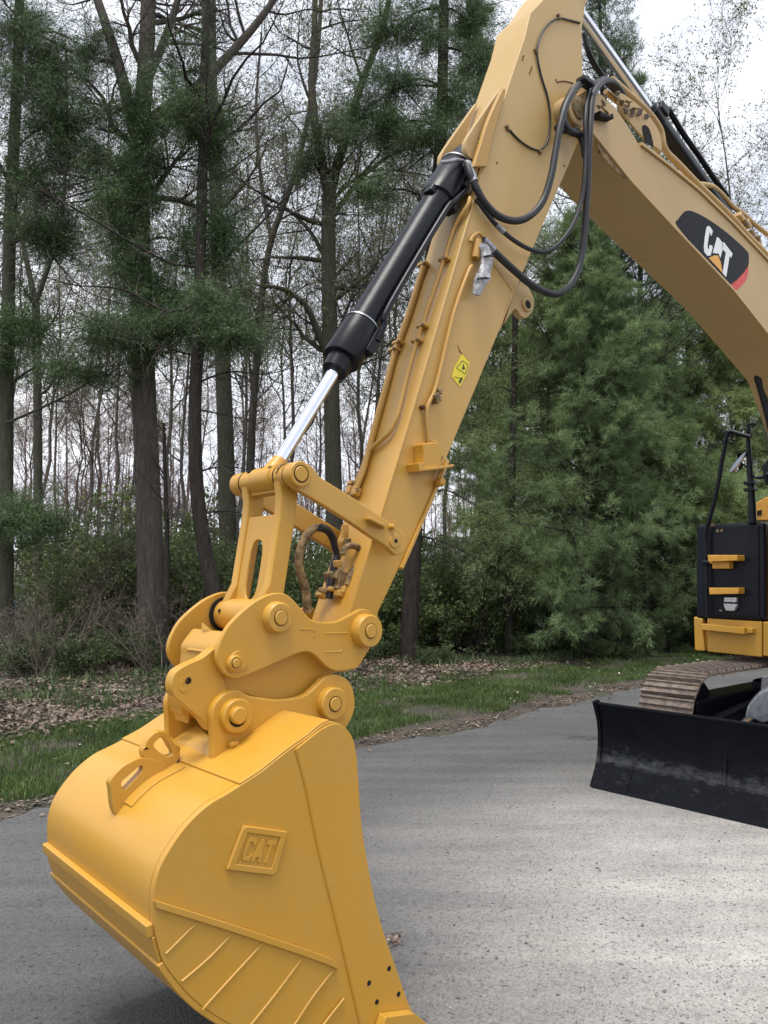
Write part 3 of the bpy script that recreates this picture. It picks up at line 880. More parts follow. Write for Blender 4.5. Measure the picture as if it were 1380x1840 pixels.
big_tree('dark_pine', 'slender dark pine trunk with bare side branches, right of the forked trunk', [(390, 1110), (370, 1000), (354, 880), (350, 740), (356, 600), (360, 450), (364, 300), (368, 150), (370, 0), (372, -200), (374, -420)], 13.0, 0.145, 0.06,
         twigs=(8, 0.55, 1.0, 2.4), bark_m='dark_bark',
         dead=[([(352, 690, 0), (410, 668, .1), (480, 672, .2), (560, 650, .3)], .022), ([(352, 735, 0), (400, 745, -.1), (470, 760, -.2)], .018), ([(350, 850, 0), (400, 838, 0), (455, 846, -.1)], .02), ([(352, 925, 0), (400, 918, 0), (450, 925, -.1)], .022),
               ([(356, 545, 0), (300, 560, -.3), (220, 520, -.5), (120, 510, -.7), (20, 470, -.9)], .024), ([(358, 480, 0), (300, 470, -.3), (210, 420, -.5), (90, 350, -.8), (0, 320, -1)], .028), ([(360, 500, 0), (440, 430, .3), (520, 350, .6), (600, 300, .8)], .03),
               ([(360, 420, 0), (430, 380, .3), (500, 330, .5)], .02), ([(362, 330, 0), (420, 300, .2), (500, 240, .4)], .02), ([(352, 640, 0), (300, 625, -.2), (230, 600, -.4), (90, 540, -.6)], .02)],
         puffs=[(395, 560, -.3, .5, .4, 260), (420, 600, -.3, .6, .25, 260), (345, 210, -.2, .6, .5, 320), (390, 260, .2, .5, .6, 220), (400, 430, .2, .5, .7, 260), (330, 130, 0, .8, .6, 260)], seed=12)
big_tree('edge_pine', 'pine at the left edge with a heavy dark crown above the shrubs', [(10, 1190), (9, 1000), (10, 800), (14, 600), (18, 400), (28, 200), (34, 50), (38, -150), (40, -400)], 14.8, 0.165, 0.07, twigs=(8, 0.5, 1, 2.4), bark_m='moss_bark',
         dead=[([(12, 760, -.3), (70, 735, -.5), (130, 705, -.8), (200, 662, -1)], .034), ([(10, 975, -.4), (60, 976, -.6), (120, 970, -.9), (180, 958, -1.2)], .018), ([(14, 420, 0), (80, 450, -.4), (150, 520, -.8), (220, 545, -1)], .026)],
         puffs=[(70, 130, -.3, 1.1, .9, 800), (110, 230, -.5, 1.1, .8, 700), (40, 60, 0, 1.0, .8, 500), (140, 300, -.5, .8, .6, 360), (60, 330, -.3, 1.0, .7, 420), (90, 415, -.6, .7, .35, 300), (160, 90, -.3, .6, .5, 220), (35, 590, -.5, .6, .5, 260), (140, 670, -.9, .8, .3, 260),
                (100, 440, -.6, .7, .3, 220), (60, 935, -.8, .9, .35, 380), (20, 930, -.5, .6, .4, 240), (10, 620, -.3, .5, .8, 220)], seed=13)
big_tree('thin_tree', 'thin grey tree just inside the left edge, splitting into a narrow fork', [(66, 1140), (68, 950), (68, 780), (66, 620), (64, 540)], 18.5, 0.12, 0.09, forks=[([(64, 545, 0), (48, 470, 0), (30, 380, .2), (10, 280, .4)], .08, .04), ([(64, 545, 0), (90, 470, 0), (110, 400, 0), (120, 250, -.2), (118, 80, -.2)], .07, .03)], twigs=(5, 0.5, 1, 2.2), bark_m='moss_bark', seed=14)
big_tree('mossy_tree', 'broad pale mossy trunk standing behind the dark pine', [(412, 1060), (408, 900), (404, 750), (398, 600), (392, 450), (386, 300), (380, 150), (378, -50), (380, -300)], 20.0, 0.26, 0.13, twigs=(10, 0.4, 1, 3.2), bark_m='moss_bark', seed=15, bud='bud')
big_tree('leaning_tree', 'slender leaning grey tree that curves right above the steel rod', [(446, 1050), (448, 900), (452, 780), (462, 640), (472, 520), (488, 430), (520, 340), (548, 240), (570, 100), (580, -60), (590, -250)], 20.0, 0.125, 0.05, forks=[([(470, 540, 0), (440, 520, -.2), (400, 530, -.3)], .05, .02), ([(488, 430, 0), (470, 330, .2), (460, 200, .4), (470, 60, .5)], .06, .03)], twigs=(9, 0.35, 1, 2.8), seed=16, bud='bud')
big_tree('oak_tree', 'grey oak trunk with wide curving limbs behind the black cylinder', [(604, 1080), (600, 900), (596, 720), (592, 560), (590, 430), (592, 330)], 18.0, 0.215, 0.165,
         forks=[([(592, 350, 0), (572, 260, .1), (560, 150, .2), (566, 20, .4), (560, -160, .5)], .14, .05), ([(592, 340, 0), (620, 250, -.2), (650, 150, -.3), (690, 40, -.5), (720, -120, -.6)], .13, .05), ([(594, 650, 0), (572, 600, -.2), (550, 550, -.4), (510, 520, -.6), (470, 515, -.8)], .10, .04),
                ([(592, 480, 0), (560, 420, .3), (520, 380, .6), (480, 370, .8)], .06, .03), ([(592, 400, 0), (640, 330, .3), (700, 280, .5), (760, 260, .7)], .07, .03), ([(596, 700, 0), (640, 660, .3), (690, 640, .5)], .05, .02)],
         twigs=(9, 0.5, 1, 2.6), bark_m='moss_bark', seed=17, bud='bud', puffs=[(590, 240, -.3, .8, .5, 260), (700, 230, -.3, .8, .5, 300), (560, 300, -.2, .6, .3, 200)], needle='needle')
big_tree('tall_hemlock', 'tall dark evergreen trunk rising behind the stick', [(735, 1160), (742, 1000), (752, 800), (766, 600), (780, 400), (792, 250), (796, 100), (798, -60), (800, -300)], 15.5, 0.19, 0.09, twigs=(0, 0, 0, 0), bark_m='dark_bark',
         dead=[([(745, 900, 0), (800, 880, .2), (870, 920, .4), (930, 945, .6)], .02), ([(743, 960, 0), (800, 975, 0), (870, 1010, .2)], .02), ([(792, 240, 0), (760, 200, .2), (700, 130, .4)], .02), ([(780, 400, 0), (740, 340, .2), (690, 260, .4)], .022), ([(792, 260, 0), (750, 290, -.2), (700, 340, -.4)], .018)],
         puffs=[(770, 60, 0, .8, .6, 320), (840, 40, .3, .8, .5, 320), (860, 120, .2, .7, .5, 300), (820, 180, -.2, .7, .4, 260), (720, 150, .2, .9, .5, 320), (680, 240, .1, .7, .4, 260), (760, 250, -.3, .7, .4, 260), (700, 60, .4, .9, .5, 320), (780, -60, 0, 1.2, .6, 320), (660, 350, -.2, .5, .5, 220), (650, 200, .3, .6, .5, 220)], seed=18)
big_tree('young_pine', 'young pine with a thin dark stem and drooping lower boughs, right of the stick', [(914, 1050), (918, 940), (921, 800), (924, 680), (926, 560), (928, 420), (930, 300), (932, 120)], 16.5, 0.09, 0.05, twigs=(0, 0, 0, 0), bark_m='dark_bark', needle='soft',
         dead=[([(921, 800, 0), (870, 770, 0), (830, 760, 0)], .014), ([(922, 750, 0), (980, 740, 0), (1040, 760, 0)], .014), ([(918, 940, 0), (970, 960, -.2), (1010, 1000, -.4)], .014), ([(920, 850, 0), (860, 840, 0), (800, 830, .2)], .012)],
         puffs=[(960, 960, -.3, .7, .4, 300), (900, 1000, -.4, .8, .4, 320), (1000, 880, -.3, .8, .4, 320), (870, 940, -.2, .6, .4, 260), (985, 1040, -.5, .7, .4, 300), (860, 800, 0, .5, .3, 200), (1000, 760, 0, .8, .4, 300), (880, 700, .2, .5, .3, 160), (960, 660, 0, .7, .4, 260), (990, 560, 0, .7, .5, 260), (900, 480, .2, .6, .4, 220), (980, 450, 0, .7, .5, 260)], seed=19)
big_tree('dead_sapling', 'dark bare sapling standing like a pole before the thick forked trunk', [(297, 1200), (299, 1080), (300, 960), (297, 860), (294, 760)], 13.3, 0.055, 0.03, twigs=(4, 0.5, 1, 0.9), bark_m='dark_bark', seed=20)

ANCHORS = [(-60, 'just outside the left edge'), (12, 'by the pine at the left edge'), (66, 'by the thin grey tree near the left edge'), (150, 'in the gap left of the thick forked trunk'), (215, 'close left of the thick forked trunk'), (270, 'behind the thick forked trunk'), (325, 'between the forked trunk and the dark pine'), (370, 'behind the slender dark pine'),
           (415, 'by the broad mossy trunk'), (460, 'by the leaning grey tree'), (530, 'between the leaning tree and the oak'), (600, 'by the oak behind the steel rod'), (680, 'behind the lower stick'), (745, 'by the tall hemlock trunk'), (820, 'just right of the stick'), (915, 'by the young pine'), (1000, 'right of the young pine'), (1090, 'below the arch of the boom'),
           (1170, 'left of the black tool box'), (1260, 'behind the black tool box'), (1345, 'behind the handrail'), (1420, 'just outside the right edge')]
def place_labels(noun, spots):
    near = [min(range(len(ANCHORS)), key=lambda k: abs(ANCHORS[k][0] - sp[0])) for sp in spots]
    rank = ['nearest', 'second nearest', 'third nearest', 'fourth nearest', 'fifth nearest', 'sixth nearest', 'seventh nearest', 'eighth nearest', 'ninth nearest']
    out = []
    for k, sp in enumerate(spots):
        same = sorted([j for j in range(len(spots)) if near[j] == near[k]], key=lambda j: spots[j][1])
        pre = {1: '', 2: ('nearer ', 'farther ')[same.index(k)] if len(same) == 2 else ''}.get(len(same), rank[min(same.index(k), 8)] + ' ')
        out.append(f'{pre}{noun} {ANCHORS[near[k]][1]}')
    return out
# --- a few kinds of tree, each copied
def spread(src, spots, group, labels=None, label=None, g=np.random.default_rng(5)):
    for k, sp in enumerate(spots):
        px, Y, sc = sp[:3]
        o = src if k == 0 else copy_tree(src)
        place(o, col_x(px, Y), Y, g.uniform(0, 6.28) if len(sp) < 4 else sp[3], sc, (g.normal(0, .02), g.normal(0, .02)))
        o['group'] = group
        if labels: o['label'] = labels[k]
        elif label: o['label'] = place_labels(label, spots)[k]
# soft white pines right of the stick
pA = pine('white_pine', '', 31, h=9.5, r=0.12, crown0=0.06, rad=2.9, whorls=25, per=5, sub=9, tuft=13, size=(0.09, 0.19), width=(0.007, 0.013), droop=0.09)
spread(pA, [(1050, 16.2, 1.0), (1235, 19.0, 1.12), (905, 21.5, 1.0), (1500, 17.5, 1.0)], 'soft green pines beyond the road',
       ['soft green pine nearest the road, between the stick and the black tool box', 'soft green pine rising behind the black tool box', 'soft green pine showing just right of the stick, behind the young pine', 'soft green pine at the far right, behind the machine'])
pB = pine('white_pine', '', 32, h=8.0, r=0.10, crown0=0.03, rad=2.5, whorls=22, per=5, sub=10, tuft=13, droop=0.12, size=(0.09, 0.19), width=(0.007, 0.013))
spread(pB, [(1160, 17.6, 1.0), (1345, 18.5, 1.1), (985, 18.8, 1.15), (1110, 21.5, 1.35)], 'soft green pines beyond the road',
       ['bushy green pine left of the tool box, branches down to the grass', 'bushy green pine behind the handrail and mirror', 'bushy green pine close behind the thin young stem', 'tall bushy green pine under the arch of the boom'])
ce_ = pine('cedar', 'tall sparse dark cedar with upswept twigs behind the boom head', 33, h=17.5, r=0.2, crown0=0.25, rad=4.6, whorls=32, per=5, sub=9, tuft=6, needle='needle', droop=-0.03, up=0.09, shape=0.85, sweep=(50, 75), size=(0.06, 0.13), width=(0.008, 0.014))
place(ce_, col_x(1100, 17.5), 17.5, 0.7, 1.0)
ce3 = copy_tree(ce_); ce3['label'] = 'shorter sparse cedar right of the boom head, sloping down behind the black cylinder'
place(ce3, col_x(1165, 20.5), 20.5, 1.9, 0.90)
ce2 = copy_tree(ce_); ce2['label'] = 'tall sparse dark cedar left of the boom head, behind the stick'
place(ce2, col_x(870, 22.5), 22.5, 2.9, 1.12)
hA = hardwood('bare_tree', '', 41, h=15, r=0.085, limbs=15, t0=0.30, bud='bud', bud_k=2)
hB = hardwood('bare_tree', '', 42, h=17, r=0.095, limbs=15, t0=0.35, bud='bud', bud_k=2)
hC = hardwood('bare_tree', '', 43, h=13, r=0.075, limbs=14, t0=0.25, bud='red_bud', twig_m='pink_twig')
gr_l, gr_m = 'olive budding tree', 'tall grey budding tree'
spread(hA, [(160, 25, 1.0), (520, 24, 1.1), (680, 21, 1.0), (325, 30, 1.15), (800, 28, 1.1), (20, 27, 1.1), (450, 31, 1.2), (640, 34, 1.2), (230, 35, 1.2), (910, 33, 1.1), (100, 40, 1.2), (560, 44, 1.3), (360, 46, 1.3)], 'bare trees in the wood', label=gr_l)
spread(hB, [(-60, 20, 1.0), (430, 27, 1.0), (650, 27, 1.1), (205, 33, 1.1), (740, 25, 1.0), (300, 33, 1.2), (520, 37, 1.2), (60, 34, 1.2), (850, 38, 1.2), (700, 42, 1.3), (180, 45, 1.3), (440, 50, 1.4), (1010, 40, 1.2), (-40, 46, 1.3)], 'tall bare trees in the wood', label=gr_m)
rd_l = 'slim reddish budding tree'
spread(hC, [(120, 30, 0.9), (180, 36, 1.0), (60, 42, 1.1), (320, 38, 1.0), (250, 48, 1.2), (400, 42, 1.1), (140, 52, 1.3), (30, 55, 1.3), (470, 54, 1.3), (560, 50, 1.2), (660, 52, 1.2), (300, 58, 1.4), (200, 60, 1.4)], 'reddish budding trees in the wood', label=rd_l)
bt = hardwood('budding_tree', '', 44, h=15, r=0.09, limbs=15, t0=0.25, bud='bud', bud_k=2, dens=0.8)
spread(bt, [(1395, 22, 1.12), (1300, 27, 0.98), (1460, 26, 1.1)], 'budding trees at the right', ['thin budding tree at the right edge, its twigs reaching highest against the white sky', 'thin budding tree showing low against the sky above the boom', 'thin budding tree mostly outside the right edge of the view'])

# --- shrubs
sA = shrub('thicket_shrub', '', 51, h=2.4, stems=9, twig='brush_twig', leaf='olive', leaf_k=5, keep=0.95, lsize=(0.04, 0.09))
sB = shrub('green_shrub', '', 52, h=2.0, stems=10, leaf='leaf', leaf_k=4, keep=1.0, lsize=(0.04, 0.09))
sC = shrub('low_shrub', '', 53, h=1.1, stems=10, leaf='weed', leaf_k=3, keep=1.0, lsize=(0.035, 0.08), spread=0.8)
sD = shrub('bare_shrub', '', 54, h=1.9, stems=9, leaf='dead', leaf_k=1, keep=0.10, spread=0.55, twig='brush_twig')
g5 = np.random.default_rng(9)
GAPS = [(-70, 118, 15.2, 28.5), (203, 252, 17, 80)]      # lanes where the photograph looks through to what stands behind
def in_gap(px, Y): return any(a < px < b and y0 < Y < y1 for a, b, y0, y1 in GAPS)
def band(n, p0, p1, y0, y1, s0=0.8, s1=1.25):
    return [q for q in [(g5.uniform(p0, p1), g5.uniform(y0, y1), g5.uniform(s0, s1)) for _ in range(n)] if not in_gap(q[0], q[1])]
spread(sA, band(14, -80, 330, 14.5, 21) + band(3, 330, 640, 18, 24), 'olive thicket shrubs under the trees', label='twiggy olive shrub')
spread(sB, band(14, 280, 620, 15.5, 22) + band(12, 40, 450, 15.5, 19, 0.9, 1.3) + band(14, -40, 460, 19, 25, 1.3, 1.9) + band(14, 640, 900, 16, 22) + band(8, -80, 280, 21, 27, 1.0, 1.5) + band(6, 900, 1400, 20, 24), 'green shrubs under the trees', label='leafy green shrub')
spread(sC, band(7, 640, 900, 14.5, 16.5, 0.3, 0.6) + band(7, 900, 1250, 15.5, 17.5, 0.35, 0.7) + band(6, -60, 280, 12.5, 15, 0.5, 0.8) + band(5, 1250, 1420, 16.5, 18), 'low shrubs at the wood edge', label='low leafy shrub')
spread(sD, band(7, 0, 300, 12, 15, 0.6, 1.0), 'bare shrubs over the leaf litter', label='bare dark shrub')

# --- far wood: a mass of stems and twigs that nobody could count
def far_wood():
    g = np.random.default_rng(61); mb = MB()
    n = 330
    Y = g.uniform(48, 100, n); X = g.uniform(-0.62, 0.75, n) * Y
    h = g.uniform(9, 17, n); P = np.zeros((n, 6, 3)); P[:, :, 2] = np.linspace(-0.3, 1, 6)[None] * h[:, None]
    P[:, :, 0] = X[:, None] + np.cumsum(g.normal(0, 0.22, (n, 6)), 1); P[:, :, 1] = Y[:, None] + np.cumsum(g.normal(0, 0.22, (n, 6)), 1)
    R = np.linspace(1, 0.2, 6)[None] * g.uniform(0.08, 0.2, (n, 1)); mb.tubes(P, R, 4)
    a, ra = grow(P, R, 11, 0.15, 1, (25, 60), (1.5, 4.0), 4, 0.1, 0.18, 0.3, 0.45, g); mb.tubes(a, np.maximum(ra, 0.018), 3)
    b, rb = grow(a, ra, 5, 0.1, 1, (25, 65), (0.8, 2.0), 3, 0.05, 0.2, 0.4, 0.6, g); mb.tubes(b, np.maximum(rb, 0.014), 3)
    return tag(mb.build('far_wood', M['pink_twig']), 'brownish far wood of bare stems seen between the trunks', None, None, 'stuff')
far_wood()
def far_brush():
    g = np.random.default_rng(62); mb = MB()
    Y = g.uniform(24, 70, 3800); X = g.uniform(-0.62, 0.8, 3800) * Y
    ok = np.array([not in_gap(690 + FPX * x / y, y) for x, y in zip(X, Y)]); X, Y = X[ok], Y[ok]; n = len(X)
    P = np.zeros((n, 4, 3)); h = g.uniform(0.8, 3.6, n)
    P[:, :, 2] = np.linspace(-0.05, 1, 4)[None] * h[:, None] + 0.2
    P[:, :, 0] = X[:, None] + np.cumsum(g.normal(0, 0.14, (n, 4)), 1); P[:, :, 1] = Y[:, None] + np.cumsum(g.normal(0, 0.14, (n, 4)), 1)
    R = np.linspace(0.012, 0.005, 4)[None].repeat(n, 0); mb.tubes(P, R, 3)
    a, ra = grow(P, R, 4, 0.2, 1, (25, 65), (0.3, 0.9), 3, 0.05, 0.2, 0.5, 0.8, g); mb.tubes(a, np.maximum(ra, 0.006), 3)
    pts = np.concatenate([a[:, -1], a[:, 1]]); V, Q = leaves(pts, 3, (0.07, 0.17), g, 0.14); mb2 = MB(); mb2.add(V, Q=Q)
    o = mb.build('far_brush', M['twig']); tag(o, 'tangled brush deep in the wood', None, None, 'stuff')
    o2 = mb2.build('brush_leaves', M['leaf']); tag(o2, 'fresh green leaves of the brush deep in the wood', None, None, 'stuff')
far_brush()

# --- small things on the ground
def bent_stick(name, label, cat, pts, r, m):
    P = smooth_np(np.array(pts, float), 5); R = np.linspace(r, r * 0.6, len(P))
    mb = MB(); mb.tubes(P[None], R[None], 7)
    return tag(mb.build(name, m), label, cat)
a_, b_ = gnd(176, 1245, 0.06), gnd(226, 1241, 0.06)
bent_stick('fallen_branch', 'pale weathered branch lying flat in the leaf litter', 'branch', [(a_.x, a_.y, gzf(a_.x, a_.y) + .03), ((a_.x + b_.x) / 2, (a_.y + b_.y) / 2, gzf(a_.x, a_.y) + .05), (b_.x, b_.y, gzf(b_.x, b_.y) + .04)], 0.028, mat('weathered_wood', (0.33, 0.28, 0.24), 0.9))
a_, b_ = gnd(20, 1162, 0), gnd(72, 1208, 0)
bent_stick('leaning_branch', 'dark fallen branch slanting through the left thicket', 'branch', [(a_.x, a_.y, 0.55), ((a_.x + b_.x) / 2, (a_.y + b_.y) / 2, 0.32), (b_.x, b_.y, 0.02)], 0.03, M['dark_bark'])
# dry leaf cluster on the road
lc = gnd(711, 1693)
n = 26
gq = np.random.default_rng(71)
mb = MB()
for k in range(n):
    c0 = np.array([lc.x + gq.normal(0, 0.022), lc.y + gq.normal(0, 0.022), 0.006 + abs(gq.normal(0, 0.012))])
    d = unit(gq.normal(size=3) * np.array([1, 1, .6])); s = unit(np.cross(d, gq.normal(size=3)))
    L = gq.uniform(0.018, 0.035)
    V = np.array([c0, c0 + d * L * .5 + s * L * .4, c0 + d * L, c0 + d * L * .5 - s * L * .4 + np.array([0, 0, L * .2])]); V[:, 2] = np.maximum(V[:, 2], 0.002)
    mb.add(V, T=np.array([[0, 1, 2], [0, 2, 3]]))
tag(mb.build('leaf_clump', random_tint(mat('crumpled_leaf', (0.36, 0.27, 0.22), 0.8, var=0.4, vscale=30), 0.4), smooth=False), 'crumpled dry leaf lying on the road beside the bucket', 'leaf')

# ================================================================== EXCAVATOR
# machine frame: x runs backwards along the arm, y across to the far side, z up; origin on the ground under the slew ring
ANG = R_(41)
BX, LX = Vector((math.cos(ANG), math.sin(ANG), 0)), Vector((-math.sin(ANG), math.cos(ANG), 0))
ARM0, U0 = Vector((-0.2762, 3.1265, 0)), 6.3
excavator = empty('excavator', ARM0 + BX * U0, ANG)
tag(excavator, 'yellow tracked excavator with black dozer blade, its arm and bucket reaching down in front', 'excavator')

def U(px, py, w):
    d = ray(px, py)
    t = ((ARM0 - EYE).dot(LX) + w) / d.dot(LX)
    P = EYE + d * t - ARM0
    return Vector((P.dot(BX) - U0, w, P.z))
def UF(px, py, u):
    """the same on a plane square to the arm, u metres behind the bucket"""
    d = ray(px, py)
    t = ((ARM0 - EYE).dot(BX) + u) / d.dot(BX)
    P = EYE + d * t - ARM0
    return Vector((u - U0, P.dot(LX), P.z))
def L3(u, h, w): return Vector((u - U0, w, h))

def smooth_path(pts, n=4, closed=True):
    """Catmull-Rom through the points; a point with a trailing 1 stays a corner"""
    P = [(Vector(p[0]) if isinstance(p[0], Vector) else Vector(p[:2]), len(p) > 2 and p[2]) if not isinstance(p, Vector) else (p, 0) for p in pts]
    N = len(P); out = []
    rngi = range(N) if closed else range(N - 1)
    for i in rngi:
        p1, c1 = P[i]; p2, c2 = P[(i + 1) % N]
        p0 = P[i - 1][0] if (closed or i > 0) else p1
        p3 = P[(i + 2) % N][0] if (closed or i + 2 < N) else p2
        if c1: p0 = p1
        if c2: p3 = p2
        k = 1 if (c1 and c2) else n
        for j in range(k):
            t = j / k
            out.append(0.5 * ((2 * p1) + (p2 - p0) * t + (2 * p0 - 5 * p1 + 4 * p2 - p3) * t * t + (3 * p1 - p0 - 3 * p2 + p3) * t ** 3))
    if not closed: out.append(P[-1][0])
    return out

def prism(name, loop, axis, m, parent, bevel=0.004, holes=(), seg=2):
    """closed loop of 3-D points (one plane) pushed along the vector axis; holes are loops too"""
    bm = bmesh.new()
    edges = []
    for lp in (loop, *holes):
        vs = [bm.verts.new(p) for p in lp]
        edges += [bm.edges.new((vs[i], vs[(i + 1) % len(vs)])) for i in range(len(vs))]
    if holes:
        bmesh.ops.triangle_fill(bm, edges=edges, use_beauty=True, use_dissolve=False)
    else:
        bm.faces.new(bm.verts)
    r = bmesh.ops.extrude_face_region(bm, geom=list(bm.faces))
    bmesh.ops.translate(bm, vec=axis, verts=[v for v in r['geom'] if isinstance(v, bmesh.types.BMVert)])
    return from_bm(name, bm, m, parent, bevel, seg)

def plate(name, px, wt, w0, w1, m, parent, bevel=0.004, n=4, holes=()):
    def lp(pp):
        o = []
        for p in smooth_path(pp, n):
            v = U(p.x, p.y, wt); v.y = w0; o.append(v)
        return o
    return prism(name, lp(px), Vector((0, w1 - w0, 0)), m, parent, bevel, [lp(h) for h in holes])

def lathe(name, c, prof, m, parent, seg=36, axis='y', bevel=0.0):
    """rings of (radius, offset) turned about the y axis through c"""
    bm = bmesh.new(); rings = []
    for r, w in prof:
        if r < 1e-6: rings.append([bm.verts.new(c + Vector((0, w, 0)))]); continue
        rings.append([bm.verts.new(c + Vector((r * math.cos(2 * math.pi * k / seg), w, r * math.sin(2 * math.pi * k / seg)))) for k in range(seg)])
    for a, b in zip(rings, rings[1:]):
        for k in range(seg):
            q = (k + 1) % seg
            if len(a) == 1: bm.faces.new((a[0], b[k], b[q]))
            elif len(b) == 1: bm.faces.new((a[k], a[q], b[0]))
            else: bm.faces.new((a[k], a[q], b[q], b[k]))
    return from_bm(name, bm, m, parent, bevel)

def boss(name, px, py, w_face, depth, r, m, parent, pin=None, ring=0.003, flare=0.0):
    """round boss whose near face shows at (px, py); pin = radius of a pin end in a thin dark ring"""
    c = U(px, py, w_face); c.y = 0
    ch = 0.005
    prof = [(0, w_face + 0.002), (r - ch, w_face + 0.002)] if False else [(0, w_face), (r - ch, w_face), (r, w_face + ch), (r + flare, w_face + depth), (0, w_face + depth)]
    o = lathe(name, c, prof, m, parent)
    if pin:
        lathe('pin_gap', c, [(0, w_face - 0.0015), (pin + ring, w_face - 0.0015), (pin + ring, w_face + 0.004), (0, w_face + 0.004)], M['hole'], o if o.parent == excavator else parent)
        pr = pin if pin > 0 else 0.02
        lathe('pin', c, [(0, w_face - 0.006), (pr - 0.003, w_face - 0.006), (pr, w_face - 0.003), (pr, w_face + 0.004), (0, w_face + 0.004)], m, o if o.parent == excavator else parent)
    return o

def tube(name, pts, r, m, parent, sides=10, n=5, smooth=True, caps=True, radii=None):
    P = smooth_path([Vector(p) for p in pts], n, closed=False) if smooth and len(pts) > 2 else [Vector(p) for p in pts]
    bm = bmesh.new(); rings = []
    up = Vector((0.13, 0.97, 0.2)).normalized()
    for i, p in enumerate(P):
        t = (P[min(i + 1, len(P) - 1)] - P[max(i - 1, 0)]).normalized()
        a = t.cross(up)
        if a.length < 0.05: a = t.cross(Vector((1, 0, 0)))
        a.normalize(); b = t.cross(a)
        rr = r if radii is None else radii[0] + (radii[1] - radii[0]) * i / (len(P) - 1)
        rings.append([bm.verts.new(p + (a * math.cos(2 * math.pi * k / sides) + b * math.sin(2 * math.pi * k / sides)) * rr) for k in range(sides)])
    for A, B in zip(rings, rings[1:]):
        for k in range(sides):
            q = (k + 1) % sides
            bm.faces.new((A[k], A[q], B[q], B[k]))
    if caps:
        bm.faces.new(rings[0][::-1]); bm.faces.new(rings[-1])
    return from_bm(name, bm, m, parent)

def block(name, c, size, m, parent, bevel=0.006, rot=None):
    bm = bmesh.new()
    bmesh.ops.create_cube(bm, size=1)
    for v in bm.verts:
        q = Vector((v.co.x * size[0], v.co.y * size[1], v.co.z * size[2]))
        if rot is not None: q = rot @ q
        v.co = q + Vector(c)
    return from_bm(name, bm, m, parent, bevel)

def strip(name, prof_out, w0, w1, thick, m, parent, bevel=0.003):
    """sheet bent along a profile (list of local points, y ignored), thick inwards (to the right of travel)"""
    P = [Vector((p.x, 0, p.z)) for p in prof_out]; inn = []
    for i, p in enumerate(P):
        t = (P[min(i + 1, len(P) - 1)] - P[max(i - 1, 0)]).normalized()
        inn.append(p + Vector((t.z, 0, -t.x)) * thick)
    loop = [Vector((p.x, w0, p.z)) for p in P] + [Vector((p.x, w0, p.z)) for p in reversed(inn)]
    return prism(name, loop, Vector((0, w1 - w0, 0)), m, parent, bevel)

# ---------------------------------------------------------------- bucket
WB = 0.45
def B(px, py): return U(px, py, -WB)
edge = [(593, 1297), (575, 1305), (554, 1323), (532, 1338), (508, 1356), (469, 1387), (432, 1411), (407, 1427), (375, 1446), (344, 1474),
        (318, 1506), (293, 1547), (281, 1578), (275, 1616), (276, 1660), (281, 1690), (292, 1727), (312, 1756), (334, 1782), (363, 1808), (407, 1836), (452, 1856), (520, 1876)]
crest = [(641, 1369), (634, 1329), (624, 1311), (608, 1300)]
front = [(761, 1850), (735, 1809), (708, 1733), (683, 1660), (665, 1585), (648, 1481), (642, 1396)]
outline = edge + [(600, 1886), (700, 1884, 1), (774, 1866, 1)] + front + crest
path = [B(p.x, p.y) for p in smooth_path([(p[0], p[1]) for p in crest] + edge + [(600, 1886), (700, 1884), (774, 1866)], 4, closed=False)]
def cut(a, b): return path[int(a * (len(path) - 1)):int(b * (len(path) - 1)) + 1]
bucket = strip('bucket', path, -WB + 0.026, WB - 0.026, -0.02, M['yellow'], excavator, 0.0)
plate('side_plate', outline, -WB, -WB, -WB + 0.026, M['yellow'], bucket, 0.005)
plate('side_plate', outline, -WB, WB - 0.026, WB, M['yellow'], bucket, 0.005)
# thicker side bar along the mouth
bar = [(531, 1345, 1), (548, 1410), (573, 1530), (600, 1640), (625, 1745), (648, 1845), (655, 1880, 1), (700, 1880), (770, 1864, 1)] + front + [(638, 1350), (630, 1322), (617, 1306), (600, 1300), (578, 1309), (556, 1325)]
plate('side_bar', bar, -WB, -WB - 0.006, -WB + 0.001, M['yellow'], bucket, 0.003)
plate('side_bar', bar, -WB, WB - 0.001, WB + 0.006, M['yellow'], bucket, 0.004)
tube('weld_bead', [U(x, y, -WB - 0.001) for x, y in [(531, 1347), (548, 1410), (573, 1530), (600, 1640), (625, 1745), (648, 1845)]], 0.004, M['yellow'], bucket, 6)
# lower side wear plate with its top band and weld ribs
wear = [(274, 1617, 1), (380, 1650), (475, 1682), (582, 1718), (600, 1729), (605, 1740, 1), (561, 1793), (530, 1842), (500, 1876, 1), (452, 1856), (407, 1836), (363, 1808), (334, 1782), (312, 1756), (292, 1727), (281, 1690), (276, 1660)]
plate('wear_plate', wear, -WB, -WB - 0.006, -WB + 0.001, M['yellow'], bucket, 0.002)
band = [(274, 1615, 1), (380, 1648), (475, 1679), (582, 1716), (601, 1728), (605, 1741, 1), (575, 1727), (474, 1692), (380, 1661), (277, 1629, 1)]
plate('wear_band', band, -WB, -WB - 0.016, -WB - 0.005, M['yellow'], bucket, 0.004)
for rib in ([(356, 1656), (298, 1714)], [(419, 1676), (375, 1722), (326, 1764)], [(475, 1692), (380, 1796), (364, 1815)], [(544, 1720), (500, 1780), (452, 1840), (438, 1856)],
            [(602, 1739), (561, 1793), (530, 1840), (505, 1872)], [(618, 1794), (582, 1840), (560, 1870)]):
    tube('weld_rib', [U(x, y, -WB - 0.007) for x, y in rib], 0.0042, M['yellow'], bucket, 6)
